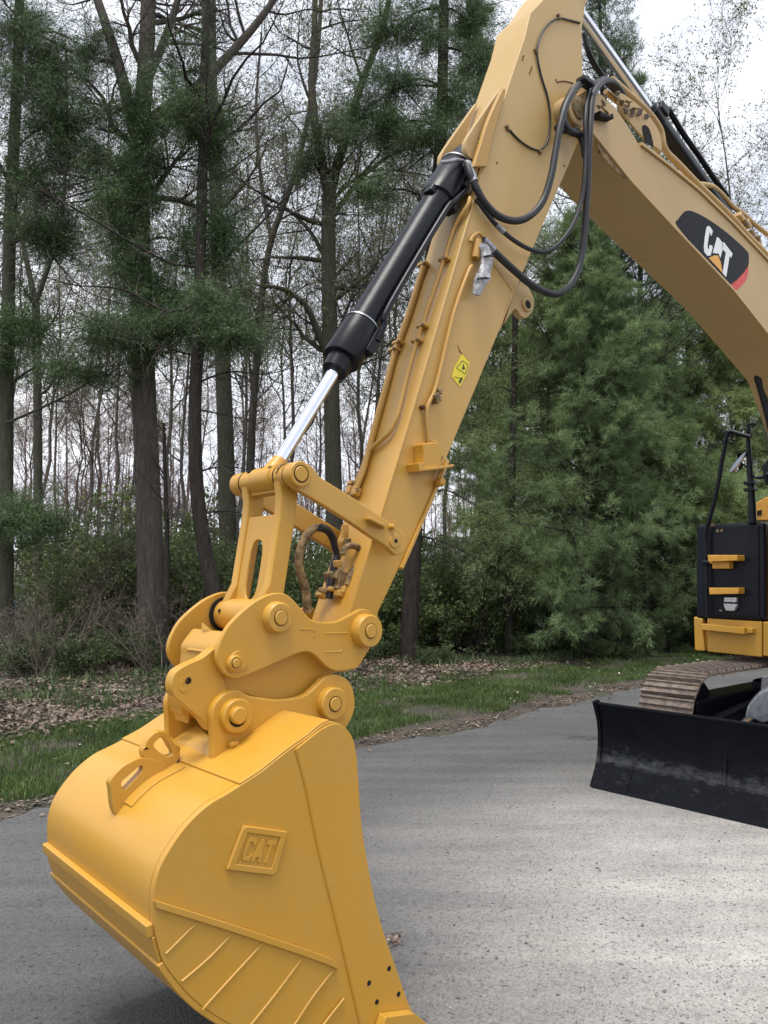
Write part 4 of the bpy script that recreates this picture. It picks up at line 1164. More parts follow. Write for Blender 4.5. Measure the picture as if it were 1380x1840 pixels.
for x, y in ((697, 1739), (661, 1765), (714, 1785), (675, 1799)):
    lathe('bolt_hole', Vector((U(x, y, -WB).x, 0, U(x, y, -WB).z)), [(0, -WB - 0.0072), (0.0085, -WB - 0.0072), (0.0085, -WB - 0.005), (0, -WB - 0.005)], M['hole'], bucket, 14)
plate('side_cutter', [(668, 1880, 1), (684, 1826), (692, 1822), (737, 1816, 1), (766, 1842), (784, 1872, 1), (720, 1886)], -WB - 0.02, -WB - 0.045, -WB - 0.008, M['yellow'], bucket, 0.008)
plate('side_cutter', [(668, 1880, 1), (684, 1826), (692, 1822), (737, 1816, 1), (766, 1842), (784, 1872, 1), (720, 1886)], -WB - 0.02, WB + 0.008, WB + 0.045, M['yellow'], bucket, 0.008)
strip('cutting_edge', [B(640, 1893), B(700, 1893), B(790, 1872)], -WB - 0.02, WB + 0.02, -0.03, M['yellow'], bucket)
# heel wear plates running across
def lower(a, b, off):
    P = [p for p in path]
    seg = cut(a, b)
    out = []
    for i, p in enumerate(seg):
        t = (seg[min(i + 1, len(seg) - 1)] - seg[max(i - 1, 0)]).normalized()
        out.append(p + Vector((-t.z, 0, t.x)) * off)
    return out
def frac(px, py):
    q = B(px, py)
    return min(range(len(path)), key=lambda i: (path[i] - q).length) / (len(path) - 1)
# travel runs down the back, so the outside of the sheet lies on its left: thick < 0 pushes outwards
def outward(a, b, t0, t1, w0, w1, name, bev=0.004):
    seg = cut(a, b); o0, o1 = [], []
    for i, p in enumerate(seg):
        t = (seg[min(i + 1, len(seg) - 1)] - seg[max(i - 1, 0)]).normalized()
        nrm = Vector((t.z, 0, -t.x))
        o0.append(p + nrm * t0); o1.append(p + nrm * t1)
    loop = [Vector((p.x, w0, p.z)) for p in o1] + [Vector((p.x, w0, p.z)) for p in reversed(o0)]
    return prism(name, loop, Vector((0, w1 - w0, 0)), M['yellow'], bucket, bev)
outward(frac(276, 1655), frac(279, 1680), -0.001, 0.020, -WB + 0.004, WB - 0.004, 'heel_strip')
outward(frac(280, 1684), frac(292, 1727), -0.001, 0.010, -WB + 0.002, WB - 0.002, 'heel_plate')
outward(frac(293, 1729), frac(600, 1886), -0.001, 0.018, -WB - 0.004, WB + 0.004, 'floor_plate')
# doubled top plate of the shell, ends in a seam across the back
outward(frac(593, 1297), frac(432, 1411), -0.001, 0.007, -WB + 0.003, WB - 0.003, 'top_plate', 0.003)

# lifting eyes on the back of the shell
pad = cut(frac(432, 1411) + 0.012, frac(318, 1506) + 0.02)
outward(frac(428, 1413), frac(325, 1497), -0.001, 0.006, -0.115, 0.03, 'lifting_pad', 0.002)
def lifting_eye(outer, slot, w):
    return plate('lifting_eye', outer, w, w - 0.017, w + 0.017, M['yellow'], bucket, 0.005, holes=[slot])
lifting_eye([(206, 1464), (199, 1448), (196, 1420), (195, 1402), (212, 1381), (228, 1370), (250, 1361), (276, 1364), (296, 1372), (290, 1396), (262, 1422), (235, 1444), (216, 1466)],
            [(216, 1402), (232, 1388), (249, 1374), (253, 1378), (250, 1387), (236, 1402), (222, 1416), (215, 1411)], -0.04)
lifting_eye([(253, 1356), (257, 1336), (268, 1320), (283, 1312), (297, 1315), (306, 1328), (316, 1342), (320, 1356), (308, 1376), (276, 1386)],
            [(273, 1338), (280, 1328), (288, 1324), (296, 1331), (304, 1345), (306, 1354), (296, 1357), (283, 1350)], -0.035)
tube('shackle_pin', [U(303, 1332, 0.02), U(316, 1348, -0.05)], 0.016, M['yellow'], bucket, 12)
# hinge ears: plates standing on the shell
ear = [(376, 1385, 1), (378, 1340), (377, 1310), (375.5, 1283), (383, 1262), (401, 1244), (423, 1239), (444, 1249), (474, 1254), (502, 1256), (539, 1250), (560, 1235),
       (578, 1217), (597, 1211), (618, 1219), (630, 1238), (633, 1271), (622, 1300), (608, 1318, 1), (560, 1336), (500, 1372), (440, 1400, 1)]
for s in (-1, 1):
    e = plate('hinge_ear', ear, -0.17, 0.17 * s - 0.0175, 0.17 * s + 0.0175, M['yellow'], bucket, 0.007)
boss('hinge_boss', 429, 1287, -0.215, 0.03, 0.0585, M['yellow'], bucket)
boss('hinge_boss', 602.5, 1265, -0.222, 0.036, 0.060, M['yellow'], bucket, pin=0.0255, ring=0.0035)
lathe('pin_gap', Vector((U(428, 1288, -0.2165).x, 0, U(428, 1288, -0.2165).z)), [(0, -0.2162), (0.034, -0.2162), (0.034, -0.21), (0, -0.21)], M['hole'], bucket)
lathe('hinge_pin', Vector((U(431, 1286, -0.235).x, 0, U(431, 1286, -0.235).z)), [(0, -0.238), (0.024, -0.238), (0.029, -0.233), (0.029, 0.24), (0, 0.24)], M['yellow'], bucket)
for px, py in ((429, 1287), (602.5, 1265)):
    c = U(px, py, -0.215); c.y = 0
    lathe('hinge_boss', c, [(0, 0.185), (0.058, 0.185), (0.058, 0.222), (0, 0.222)], M['yellow'], bucket)
    lathe('cross_tube', c, [(0, -0.16), (0.045, -0.16), (0.045, 0.16), (0, 0.16)], M['yellow'], bucket)
block('pin_stop', U(419, 1336, -0.2), (0.03, 0.03, 0.016), M['yellow'], bucket, 0.004)
block('pin_stop', U(417, 1340, -0.2), (0.016, 0.02, 0.03), M['yellow'], bucket, 0.004)
# cross web under the ears
prism('cross_web', [U(312, 1330, 0.14), U(376, 1385, -0.16), U(378, 1340, -0.16), U(345, 1310, 0.14)], Vector((0.02, 0, 0.012)), M['yellow'], bucket, 0.003)

# cast badge: raised frame and raised letters
def affine_loop(pts, o, ex, ey): return [o + ex * x + ey * y for x, y in pts]
GLYPH = {'C': [(0.95, 0.30), (0.95, 0.12), (0.82, 0), (0.18, 0), (0, 0.14), (0, 0.86), (0.18, 1), (0.82, 1), (0.95, 0.88), (0.95, 0.68), (0.66, 0.68), (0.66, 0.80), (0.32, 0.80), (0.32, 0.2), (0.66, 0.2), (0.66, 0.30)],
         'A': [(0, 0), (0.34, 1), (0.68, 1), (1.02, 0), (0.72, 0), (0.66, 0.2), (0.36, 0.2), (0.30, 0)],
         'T': [(0.30, 0), (0.30, 0.78), (0, 0.78), (0, 1), (0.94, 1), (0.94, 0.78), (0.64, 0.78), (0.64, 0)]}
bc = [B(435, 1482), B(514, 1493), B(492, 1572), B(405, 1561)]          # corners, clockwise from upper left
def bq(x, y):                                                          # 0..1 across, 0..1 up
    return bc[3].lerp(bc[2], x).lerp(bc[0].lerp(bc[1], x), y)
badge = prism('cast_badge', [bq(*p) for p in ((0.0, 0.0), (1, 0), (1, 1), (0, 1))], Vector((0, -0.006, 0)), M['yellow'], bucket, 0.005)
outer = [bq(*p) for p in ((0.0, 0.0), (0.93, 0.0), (1.0, 0.08), (1, 1), (0.07, 1.0), (0, 0.93))]
inner = [bq(*p) for p in ((0.13, 0.15), (0.87, 0.15), (0.87, 0.85), (0.13, 0.85))]
dy = Vector((0, -0.006, 0))
prism('badge_frame', [p + dy for p in outer], Vector((0, -0.006, 0)), M['yellow'], bucket, 0.006, holes=[[p + dy for p in inner]], seg=3)
for ch, x0 in (('C', 0.20), ('A', 0.405), ('T', 0.625)):
    prism('badge_letter', [bq(x0 + gx * 0.205, 0.235 + gy * 0.53) + dy for gx, gy in GLYPH[ch]], Vector((0, -0.0045, 0)), M['yellow'], bucket, 0.0015)

# ---------------------------------------------------------------- quick coupler
def Z1(pts): return [(280 + p[0] / 3.286, 1040 + p[1] / 3.286, *p[2:]) for p in pts]
cside = Z1([(360, 440), (366, 505), (400, 558), (450, 588), (505, 584), (640, 528), (760, 474), (840, 441), (900, 433), (950, 462), (1000, 515), (1060, 545), (1130, 541), (1190, 525), (1225, 475),
            (1270, 400), (1300, 300), (1270, 200), (1215, 178), (1140, 215), (1050, 254), (930, 246), (870, 190), (800, 112), (740, 83), (660, 95), (560, 150), (440, 262), (382, 362)])
body = Z1([(412, 312, 1), (345, 405), (338, 470), (330, 560), (318, 680), (330, 780), (400, 700),
           (500, 680), (620, 712), (740, 715), (860, 690), (960, 630), (1050, 560), (1140, 545), (1180, 480), (1150, 330, 1), (900, 320), (640, 330)])
coupler = plate('quick_coupler', body, -0.13, -0.13, 0.12, M['yellow'], excavator, 0.008)
for s in (-1, 1):
    plate('coupler_side', cside, -0.195, 0.185 * s - 0.012, 0.185 * s + 0.012, M['yellow'], coupler, 0.006)
plate('coupler_lug', Z1([(345, 405), (250, 465), (160, 505), (100, 545), (76, 600), (74, 655), (88, 690, 1), (140, 735), (205, 788), (245, 820), (272, 862), (300, 895, 1), (335, 780), (400, 690), (385, 620), (362, 540)]),
      -0.13, -0.158, -0.105, M['yellow'], coupler, 0.006)
boss('coupler_boss', 505, 1110, -0.232, 0.04, 0.0535, M['yellow'], coupler, pin=0.0265, ring=0.0025, flare=0.004)
boss('coupler_boss', 666.5, 1134, -0.238, 0.045, 0.063, M['yellow'], coupler, pin=0.027, ring=0.0025, flare=0.004)
plate('bolt_plate', Z1([(485, 424), (530, 478), (536, 512), (500, 545), (440, 552), (414, 512), (430, 462)]), -0.198, -0.206, -0.196, M['yellow'], coupler, 0.003)
boss('lock_bolt', 424.5, 1191.5, -0.216, 0.012, 0.027, M['yellow'], coupler, pin=0.0155, ring=0.002)
c = U(338, 1223, -0.158)
lathe('lock_hole', Vector((c.x, 0, c.z)), [(0, -0.1595), (0.0115, -0.1595), (0.0115, -0.15), (0, -0.15)], M['hole'], coupler, 20)
lathe('lock_hole', Vector((c.x - 0.012, 0, c.z - 0.012)), [(0.010, -0.1595), (0.024, -0.1595), (0.024, -0.157), (0.010, -0.157)], M['yellow'], coupler, 20)
# faint cast panel outlines on the coupler cheek
for pts in ([(850, 296), (925, 300), (938, 318), (930, 345)], [(1000, 322), (1130, 320)], [(1000, 432), (1080, 430), (1098, 418)]):
    tube('cast_ridge', [U(x, y, -0.197) for x, y in Z1(pts)], 0.0025, M['yellow'], coupler, 6)
prism('coupler_deck', [U(*Z1([(412, 312)])[0], -0.13), U(*Z1([(330, 440)])[0], -0.13), U(*Z1([(330, 440)])[0], -0.13) + L3(U0, 0, 0.19), U(*Z1([(412, 312)])[0], -0.13) + L3(U0, 0.0, 0.17), U(*Z1([(380, 262)])[0], -0.13) + L3(U0, 0, 0.14), U(*Z1([(412, 312)])[0], -0.13) + L3(U0, 0, 0.10)], Vector((0.012, 0, -0.008)), M['yellow'], coupler, 0.003)
plate('coupler_jaw', Z1([(80, 690), (120, 730), (140, 800), (130, 838), (118, 800), (95, 770)]), 0.1, 0.02, 0.12, M['yellow'], coupler, 0.004)

# ---------------------------------------------------------------- stick
WS = 0.12
corner_line = [(625, 1110), (646, 1046), (667, 971), (683, 930), (719, 800), (739, 740), (765, 653), (791, 560), (822, 469), (839, 390), (856, 340), (877, 275), (905, 179), (943, 66), (953, 23), (975, 0), (1000, -38)]
back_line = [(1000, -38), (1040, -50), (1068, -25), (1052, 8), (1046, 50), (1047, 132), (1056, 180), (1052, 215), (1042, 248), (1020, 300), (1000, 349), (983, 390), (961, 440), (941, 480), (926, 519), (900, 595), (861, 690), (830, 751),
             (800, 825), (780, 875), (742, 971), (716, 1020), (680, 1100), (677, 1128), (664, 1152), (640, 1160), (615, 1140)]
# the sampled corner line is smoothed by fitting; small wobbles of the traced line are not wanted on a straight plate
def poly_fit(pts, deg, w):
    q = [U(x, y, w) for x, y in pts]
    z = np.array([v.z for v in q]); x = np.array([v.x for v in q])
    c = np.polyfit(z, x, deg)
    return [Vector((float(np.polyval(c, zz)), w, zz)) for zz in z]
low = poly_fit(corner_line[:11], 2, -WS)
front_pts = low + [U(x, y, -WS) for x, y in corner_line[11:]]
bl = poly_fit(back_line[9:22], 3, -WS)
back_pts = [U(x, y, -WS) for x, y in back_line[1:9]] + bl + [U(x, y, -WS) for x, y in back_line[22:]]
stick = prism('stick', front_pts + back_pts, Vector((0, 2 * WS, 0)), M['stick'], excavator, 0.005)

def on_front(px, py, off=0.0):
    """a point on the stick's front face: find how far across it lies"""
    best = None
    for w in np.linspace(-WS, WS, 97):
        p = U(px, py, float(w))
        for a, b in zip(front_pts, front_pts[1:]):
            if min(a.z, b.z) <= p.z <= max(a.z, b.z):
                t = (p.z - a.z) / (b.z - a.z)
                d = abs(p.x - (a.x + (b.x - a.x) * t))
                if best is None or d < best[0]:
                    best = (d, w, a.lerp(b, t), (b - a).normalized())
    d, w, q, t = best
    nrm = Vector((-abs(t.z), 0, abs(t.x)))
    return Vector((q.x, w, q.z)) + nrm * off
# back flange: a bright edge of the rear plate standing proud of the cheek
fl = [U(x, y, -WS) for x, y in [(678, 1104), (716, 1020), (742, 971)]]
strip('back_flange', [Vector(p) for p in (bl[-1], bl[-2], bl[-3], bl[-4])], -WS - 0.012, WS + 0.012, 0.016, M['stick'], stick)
# weld seam along the corner of the box section
tube('weld_seam', [p + Vector((0.004, -0.001, 0)) for p in front_pts[2:11]], 0.0045, M['stick'], stick, 6, 2)
# reinforcing strip beside the cylinder mount
rib_px = [(902, 160, 1), (908, 162), (902, 190), (888, 235), (874, 300, 1), (850, 300, 1), (862, 262), (877, 215)]
plate('mount_rib', rib_px, -WS - 0.02, -WS - 0.024, -WS + 0.002, M['pipe'], stick, 0.005)
mount = [(899, 158, 1), (890, 170), (841, 242), (833, 262), (836, 280), (846, 288), (856, 284), (867, 262), (880, 212)]
for s in (-1, 1):
    plate('cylinder_mount', mount, -0.085, 0.085 * s - 0.014, 0.085 * s + 0.014, M['hazed'], stick, 0.005)
tube('mount_hook', [U(860, 247, -0.10), U(865, 252, -0.11), U(863, 258, -0.11), U(858, 256, -0.10)], 0.004, M['grimy'], stick, 6)
plate('mount_foot', [(850, 286, 1), (872, 240, 1), (862, 285), (852, 330, 1), (840, 350, 1), (846, 300)], -0.09, -0.1, -0.06, M['hazed'], stick, 0.004)
# lug with a hole behind the stick
lug = [(905, 585, 1), (925, 520, 1), (938, 505), (952, 520), (960, 540), (957, 559), (946, 571), (936, 567), (925, 555)]
plate('rear_lug', lug, -0.09, -0.09, -0.05, M['hazed'], stick, 0.005)
boss('lug_boss', 949, 547, -0.105, 0.03, 0.036, M['hazed'], stick, pin=None)
c = U(949, 547, -0.106)
lathe('lug_hole', Vector((c.x, 0, c.z)), [(0, -0.1065), (0.022, -0.1065), (0.022, -0.10), (0, -0.10)], M['hole'], stick, 20)
tube('rear_seam', [U(x, y, -WS - 0.001) for x, y in [(920, 520), (908, 560), (898, 592)]], 0.003, M['hazed'], stick, 6)
tube('side_seam', [U(x, y, -WS - 0.001) for x, y in [(884, 472), (905, 500), (921, 523)]], 0.004, M['hazed'], stick, 6)

# pipes down the stick
pa = [(766, 480), (741, 560), (722, 615), (713, 640), (696, 705), (678, 770), (661, 835), (641, 884)]
tube('hydraulic_pipe', [on_front(x, y, 0.016) for x, y in pa], 0.0155, M['pipe'], stick, 10, 3)
pb = [(853, 362), (846, 375), (824, 408), (812, 440), (804, 469), (772, 564), (754, 620), (745, 650), (735, 690), (722, 745), (712, 770), (702, 785), (676, 808), (668, 820), (660, 850), (648, 880)]
tube('hydraulic_pipe', [on_front(x, y, 0.022) for x, y in pb], 0.011, M['pipe'], stick, 10, 3)
tube('hydraulic_pipe', [U(x, y, -WS - 0.016) for x, y in [(848, 478), (841, 490), (815, 564), (785, 690), (769, 728), (767, 751), (769, 775), (771, 792)]], 0.0095, M['pipe'], stick, 10, 3)
tube('pipe_sleeve', [U(x, y, -WS - 0.02) for x, y in [(859, 432), (854, 464)]], 0.020, M['pipe'], stick, 12)
tube('pipe_hook', [U(x, y, -WS - 0.018) for x, y in [(845, 434), (850, 425), (860, 419), (867, 426)]], 0.008, M['pipe'], stick, 8)
for x, y in ((720, 620), (712, 632), (754, 616), (764, 590), (765, 480), (803, 470), (640, 872)):
    p = on_front(x, y, 0.018)
    t = (front_pts[4] - front_pts[8]).normalized()
    rot = Matrix.Rotation(math.atan2(-t.x, -t.z), 3, 'Y')
    block('pipe_clamp', p, (0.034, 0.060, 0.018), M['pipe'], stick, 0.004, rot)
    bp_ = on_front(x + 5, y + 1, 0.036)
    block('clamp_bolt', bp_, (0.012, 0.014, 0.014), M['grimy'], stick, 0.003, rot)
for x, y in ((636, 886), (646, 888)):
    p = on_front(x, y, 0.022)
    block('pipe_union', p, (0.038, 0.036, 0.045), M['pipe'], stick, 0.01, Matrix.Rotation(0.35, 3, 'Y'))
for x, y in ((632, 880), (650, 885), (640, 896)):
    block('union_bolt', on_front(x, y, 0.03), (0.018, 0.02, 0.018), M['grimy'], stick, 0.004)
# saddle bracket low on the cheek, with its thin foot and bolt
plate('saddle_bracket', [(747, 799, 1), (776, 796, 1), (782, 815), (781, 838, 1), (764, 846), (750, 846, 1), (750, 820)], -WS - 0.02, -WS - 0.062, -WS + 0.002, M['yellow'], stick, 0.006)
plate('bracket_foot', [(738, 834, 1), (750, 833), (752, 842), (803, 836, 1), (803, 841, 1), (770, 846), (741, 849, 1)], -WS - 0.03, -WS - 0.075, -WS + 0.002, M['yellow'], stick, 0.003)
plate('bracket_foot', [(781, 819, 1), (796, 820, 1), (788, 842, 1), (782, 838, 1)], -WS - 0.01, -WS - 0.014, -WS + 0.002, M['grimy'], stick, 0.002)
block('bracket_bolt', U(791, 866, -WS - 0.03), (0.035, 0.04, 0.035), M['yellow'], stick, 0.008, Matrix.Rotation(0.5, 3, 'Y'))
tube('pipe_end', [U(x, y, -WS - 0.016) for x, y in [(768, 795), (777, 793), (785, 794)]], 0.006, M['pipe'], stick, 8)
tube('bracket_stay', [U(x, y, -WS - 0.02) for x, y in [(793, 843), (786, 862)]], 0.006, M['pipe'], stick, 8)
block('hose_clip', U(783, 716, -WS - 0.02), (0.045, 0.04, 0.03), M['grimy'], stick, 0.006, Matrix.Rotation(0.9, 3, 'Y'))
block('hose_clip', U(789, 704, -WS - 0.02), (0.02, 0.03, 0.025), M['grimy'], stick, 0.005)
block('clip_bolt', U(759, 732, -WS - 0.012), (0.022, 0.024, 0.014), M['rust'], stick, 0.003, Matrix.Rotation(0.4, 3, 'Y'))
# warning label
lab = plate('warning_label', [(830, 636, 1), (843.5, 652, 1), (838, 672, 1), (826, 695, 1), (811, 677, 1), (817, 658, 1)], -WS, -WS - 0.0025, -WS - 0.0008, M['label'], stick, 0)
for pts in ([(831, 648), (841, 655)], [(841, 655), (836, 672)], [(836, 672), (820, 661)], [(820, 661), (831, 648)], [(816, 677), (828, 680)]):
    tube('label_mark', [U(x, y, -WS - 0.0027) for x, y in pts], 0.0016, M['ink'], stick, 4)
plate('label_mark', [(826, 690, 1), (831, 679, 1), (828, 678, 1), (823, 686, 1)], -WS, -WS - 0.0034, -WS - 0.0026, M['ink'], stick, 0)
plate('label_mark', [(829, 664, 1), (832, 654, 1), (835, 664, 1)], -WS, -WS - 0.0034, -WS - 0.0026, M['ink'], stick, 0)
plate('paint_chip', [(826, 630, 1), (832, 637), (843, 650, 1), (834, 640), (825, 632, 1), (822, 618, 1)], -WS, -WS - 0.0016, -WS - 0.0006, M['rust'], stick, 0)
# silver plastic wrapped round a fitting
def wrap(pts, rad, name, m, parent, amp=0.35):
    P = smooth_path([Vector(p) for p in pts], 5, closed=False)
    bm = bmesh.new(); rings = []
    for i, p in enumerate(P):
        f = i / (len(P) - 1) * (len(rad) - 1); k = min(int(f), len(rad) - 2)
        r = rad[k] + (rad[k + 1] - rad[k]) * (f - k)
        ring = []
        for j in range(14):
            a = 2 * math.pi * j / 14
            q = Vector((math.cos(a), 0.6 * math.sin(a), 0.15 * math.sin(a)))
            rr = r * (1 + amp * noise.noise((p + q * 0.08) * 23))
            ring.append(bm.verts.new(p + q * rr))
        rings.append(ring)
    for A_, B_ in zip(rings, rings[1:]):
        for j in range(14):
            bm.faces.new((A_[j], A_[(j + 1) % 14], B_[(j + 1) % 14], B_[j]))
    bm.faces.new(rings[0]); bm.faces.new(rings[-1][::-1])
    o = from_bm(name, bm, m, parent, smooth=False)
    return o
wrap([U(869, 440, -WS - 0.04), U(874, 460, -WS - 0.05), U(874, 478, -WS - 0.05), U(867, 498, -WS - 0.05), U(862, 512, -WS - 0.05), U(856, 530, -WS - 0.045)], [0.030, 0.036, 0.030, 0.045, 0.030, 0.022], 'silver_wrap', M['foil'], stick)
for x, y, r in ((872, 463, 0.034), (862, 503, 0.040)):
    c = U(x, y, -WS - 0.05)
    tube('wrap_tie', [c + Vector((-r, -0.02, -0.012)), c + Vector((0, -0.034, 0.0)), c + Vector((r, -0.02, 0.012))], 0.005, M['rubber'], stick, 6)

# ---------------------------------------------------------------- bucket link and side links
pinT = U(538, 852, -0.21); pinT.y = 0
pinC = U(505, 1110, -0.232); pinC.y = 0
lever = [(538, 829, 1), (556, 838), (567, 852), (575, 860), (620, 888), (655, 911), (705, 945), (722, 960), (728, 977), (722, 993), (708, 998), (698, 990), (690, 982), (667, 967), (626, 939), (560, 898), (545, 889), (525, 876), (515, 858), (520, 838)]
link_arm = plate('side_link', lever, -0.185, -0.20, -0.168, M['stick'], excavator, 0.006)
plate('side_link', lever, -0.185, 0.168, 0.20, M['stick'], excavator, 0.006)
boss('link_boss', 710.5, 972.5, -0.207, 0.012, 0.030, M['stick'], link_arm)
c = U(712, 972, -0.2085)
lathe('link_hole', Vector((c.x, 0, c.z)), [(0, -0.2085), (0.0085, -0.2085), (0.0085, -0.2), (0, -0.2)], M['hole'], link_arm, 16)
prism('link_stop', [U(656, 934, -0.2), U(690, 951, -0.2), U(690, 946, -0.245), U(663, 933, -0.245)], Vector((0.004, 0, 0.012)), M['stick'], link_arm, 0.003)
lathe('link_stud', U(702, 947, -0.2), [(0, -0.03), (0.012, -0.03), (0.012, 0.01), (0, 0.01)], M['stick'], link_arm, 14)
# top tube in three collars
top = lathe('link_pin_tube', pinT, [(0, -0.222), (0.044, -0.222), (0.048, -0.218), (0.048, -0.168), (0.046, -0.166), (0.046, -0.072), (0.052, -0.070), (0.052, 0.070), (0.046, 0.072), (0.046, 0.166), (0.048, 0.168), (0.048, 0.218), (0.044, 0.222), (0, 0.222)], M['yellow'], excavator, 40)
lathe('pin_gap', pinT, [(0, -0.2232), (0.033, -0.2232), (0.033, -0.21), (0, -0.21)], M['hole'], top)
lathe('pin_cap', pinT, [(0, -0.226), (0.026, -0.226), (0.0295, -0.2225), (0.0295, -0.21), (0, -0.21)], M['yellow'], top)
for w in (-0.10, -0.166, 0.072, 0.15):
    lathe('collar_groove', pinT, [(0.0475, w - 0.002), (0.0486, w - 0.002), (0.0486, w + 0.002), (0.0475, w + 0.002)], M['hole'], top, 36)
for w, a in ((-0.06, 2.25), (0.10, 2.2), (0.02, 1.9)):
    d = Vector((math.cos(a), 0, math.sin(a)))
    tube('grease_port', [pinT + d * 0.045 + Vector((0, w, 0)), pinT + d * 0.054 + Vector((0, w, 0))], 0.008, M['hole'], top, 10)
wrap([pinT + Vector((-0.02, -0.14, 0.045)), pinT + Vector((-0.035, -0.13, 0.03)), pinT + Vector((-0.046, -0.125, 0.008))], [0.006, 0.009, 0.005], 'dirt_cake', M['grimy'], top, 0.8)
# tines
ax = (pinC - pinT); LL = ax.length; ax.normalize()
nx = Vector((-ax.z, 0, ax.x))                      # square to the link, towards the front
if nx.x > 0: nx = -nx
def LK(s, n, w): return pinT + ax * s + nx * n + Vector((0, w, 0))
link_body = None
for s in (-1, 1):
    loop = [LK(0.02, 0.040, 0), LK(0.09, 0.018, 0), LK(LL * 0.30, 0.013, 0), LK(LL - 0.12, 0.012, 0), LK(LL - 0.03, 0.045, 0), LK(LL + 0.05, 0.03, 0), LK(LL + 0.05, -0.03, 0), LK(LL - 0.05, -0.060, 0), LK(LL * 0.30, -0.060, 0), LK(0.07, -0.056, 0), LK(0.01, -0.044, 0)]
    loop = [p + Vector((0, 0.118 * s - 0.0225, 0)) for p in loop]
    o = prism('bucket_link' if s < 0 else 'link_tine', loop, Vector((0, 0.045, 0)), M['yellow'], excavator if s < 0 else link_body, 0.008)
    if s < 0: link_body = o
# web between the tines, pierced by an oval
def oval(cs, cw, rs, rw, n): return [LK(cs + rs * (abs(math.cos(t)) ** 0.6) * (1 if math.cos(t) > 0 else -1), n, cw + rw * (abs(math.sin(t)) ** 0.8) * (1 if math.sin(t) > 0 else -1)) for t in [2 * math.pi * k / 28 for k in range(28)]]
prism('link_web', [LK(0.145, 0.004, -0.097), LK(0.145, 0.004, 0.097), LK(LL - 0.01, 0.004, 0.097), LK(LL - 0.01, 0.004, -0.097)], nx * -0.012, M['yellow'], link_body, 0.004, holes=[oval(0.355, 0.0, 0.115, 0.045, 0.004)])
prism('link_web', [LK(0.035, 0.012, -0.097), LK(0.035, 0.012, 0.097), LK(0.06, 0.012, 0.097), LK(0.06, 0.012, -0.097)], nx * -0.04, M['yellow'], link_body, 0.004)
lathe('link_hub', pinC, [(0, -0.165), (0.05, -0.165), (0.058, -0.15), (0.062, -0.09), (0.062, 0.09), (0.058, 0.15), (0.05, 0.165), (0, 0.165)], M['yellow'], link_body)
for w in (0.162,):
    lathe('hub_seal', pinC, [(0.05, w), (0.068, w), (0.068, w + 0.006), (0.05, w + 0.006)], M['hole'], link_body)
d = Vector((-0.92, 0, 0.25))
tube('grease_port', [pinC + d * 0.055 + Vector((0, 0.10, 0)), pinC + d * 0.068 + Vector((0, 0.10, 0))], 0.008, M['hole'], link_body, 10)

# hydraulic fittings and hoses in the mouth of the link
def Z4(pts): return [(520 + p[0] / 7.667, 940 + p[1] / 7.667) for p in pts]
tube('link_hose', [U(x, y, 0.05) for x, y in Z4([(430, 60), (340, 75), (230, 180), (165, 330), (130, 470), (140, 640), (190, 800), (230, 950), (240, 1110), (255, 1230)])], 0.018, M['grimy'], excavator, 10)
tube('link_hose', [U(x, y, 0.02) for x, y in Z4([(420, 60), (520, 95), (590, 190), (640, 330), (660, 450), (620, 560), (600, 680), (570, 800), (540, 1040)])], 0.017, M['rubber'], excavator, 10)
tube('link_hose', [U(x, y, -0.05) for x, y in Z4([(730, 430), (760, 350), (850, 310), (950, 340), (1000, 430), (970, 540), (890, 640), (830, 740), (800, 850)])], 0.014, M['grimy'], excavator, 10)
val = wrap([U(x, y, 0.0) for x, y in Z4([(765, 20), (745, 180), (720, 260), (715, 460)])], [0.014, 0.018, 0.022, 0.006], 'hydraulic_valve', M['pipe'], excavator, 0.5)
for (x, y), w, sz in (((560, 760), 0.03, (0.03, 0.05, 0.06)), ((690, 780), 0.0, (0.04, 0.05, 0.07)), ((650, 700), 0.0, (0.02, 0.04, 0.05)), ((480, 930), 0.03, (0.05, 0.03, 0.02)), ((620, 920), 0.0, (0.06, 0.03, 0.02)),
                      ((690, 900), -0.02, (0.05, 0.03, 0.016)), ((440, 990), 0.04, (0.04, 0.04, 0.025)), ((690, 970), -0.03, (0.035, 0.04, 0.028)), ((755, 930), -0.04, (0.03, 0.03, 0.035)), ((800, 250), -0.03, (0.025, 0.03, 0.025)), ((660, 560), 0.0, (0.03, 0.03, 0.03))):
    px, py = Z4([(x, y)])[0]
    block('pipe_fitting', U(px, py, w), sz, M['pipe'] if (x + y) % 3 else M['grimy'], val, 0.006, Matrix.Rotation((x % 7) * 0.15 - 0.4, 3, 'Y'))

# ---------------------------------------------------------------- bucket cylinder
cylT = U(834, 281, 0.0)
cd = (pinT - cylT); CL = cd.length; cd.normalize()
def CY(px, py):                                    # distance along the cylinder under a pixel
    return (U(px, py, 0.0) - cylT).dot(cd)
def turned(name, prof, m, parent, origin, d, seg=32):
    bm = bmesh.new(); rings = []
    a = Vector((0, 1, 0)); b = d.cross(a).normalized()
    for r, s in prof:
        if r < 1e-6: rings.append([bm.verts.new(origin + d * s)]); continue
        rings.append([bm.verts.new(origin + d * s + (a * math.cos(2 * math.pi * k / seg) + b * math.sin(2 * math.pi * k / seg)) * r) for k in range(seg)])
    for A_, B_ in zip(rings, rings[1:]):
        for k in range(seg):
            q = (k + 1) % seg
            if len(A_) == 1: bm.faces.new((A_[0], B_[k], B_[q]))
            elif len(B_) == 1: bm.faces.new((A_[k], A_[q], B_[0]))
            else: bm.faces.new((A_[k], A_[q], B_[q], B_[k]))
    return from_bm(name, bm, m, parent)
s1, s2, s3, s4 = CY(775, 350), CY(643, 575), CY(607, 640), CY(602, 668)
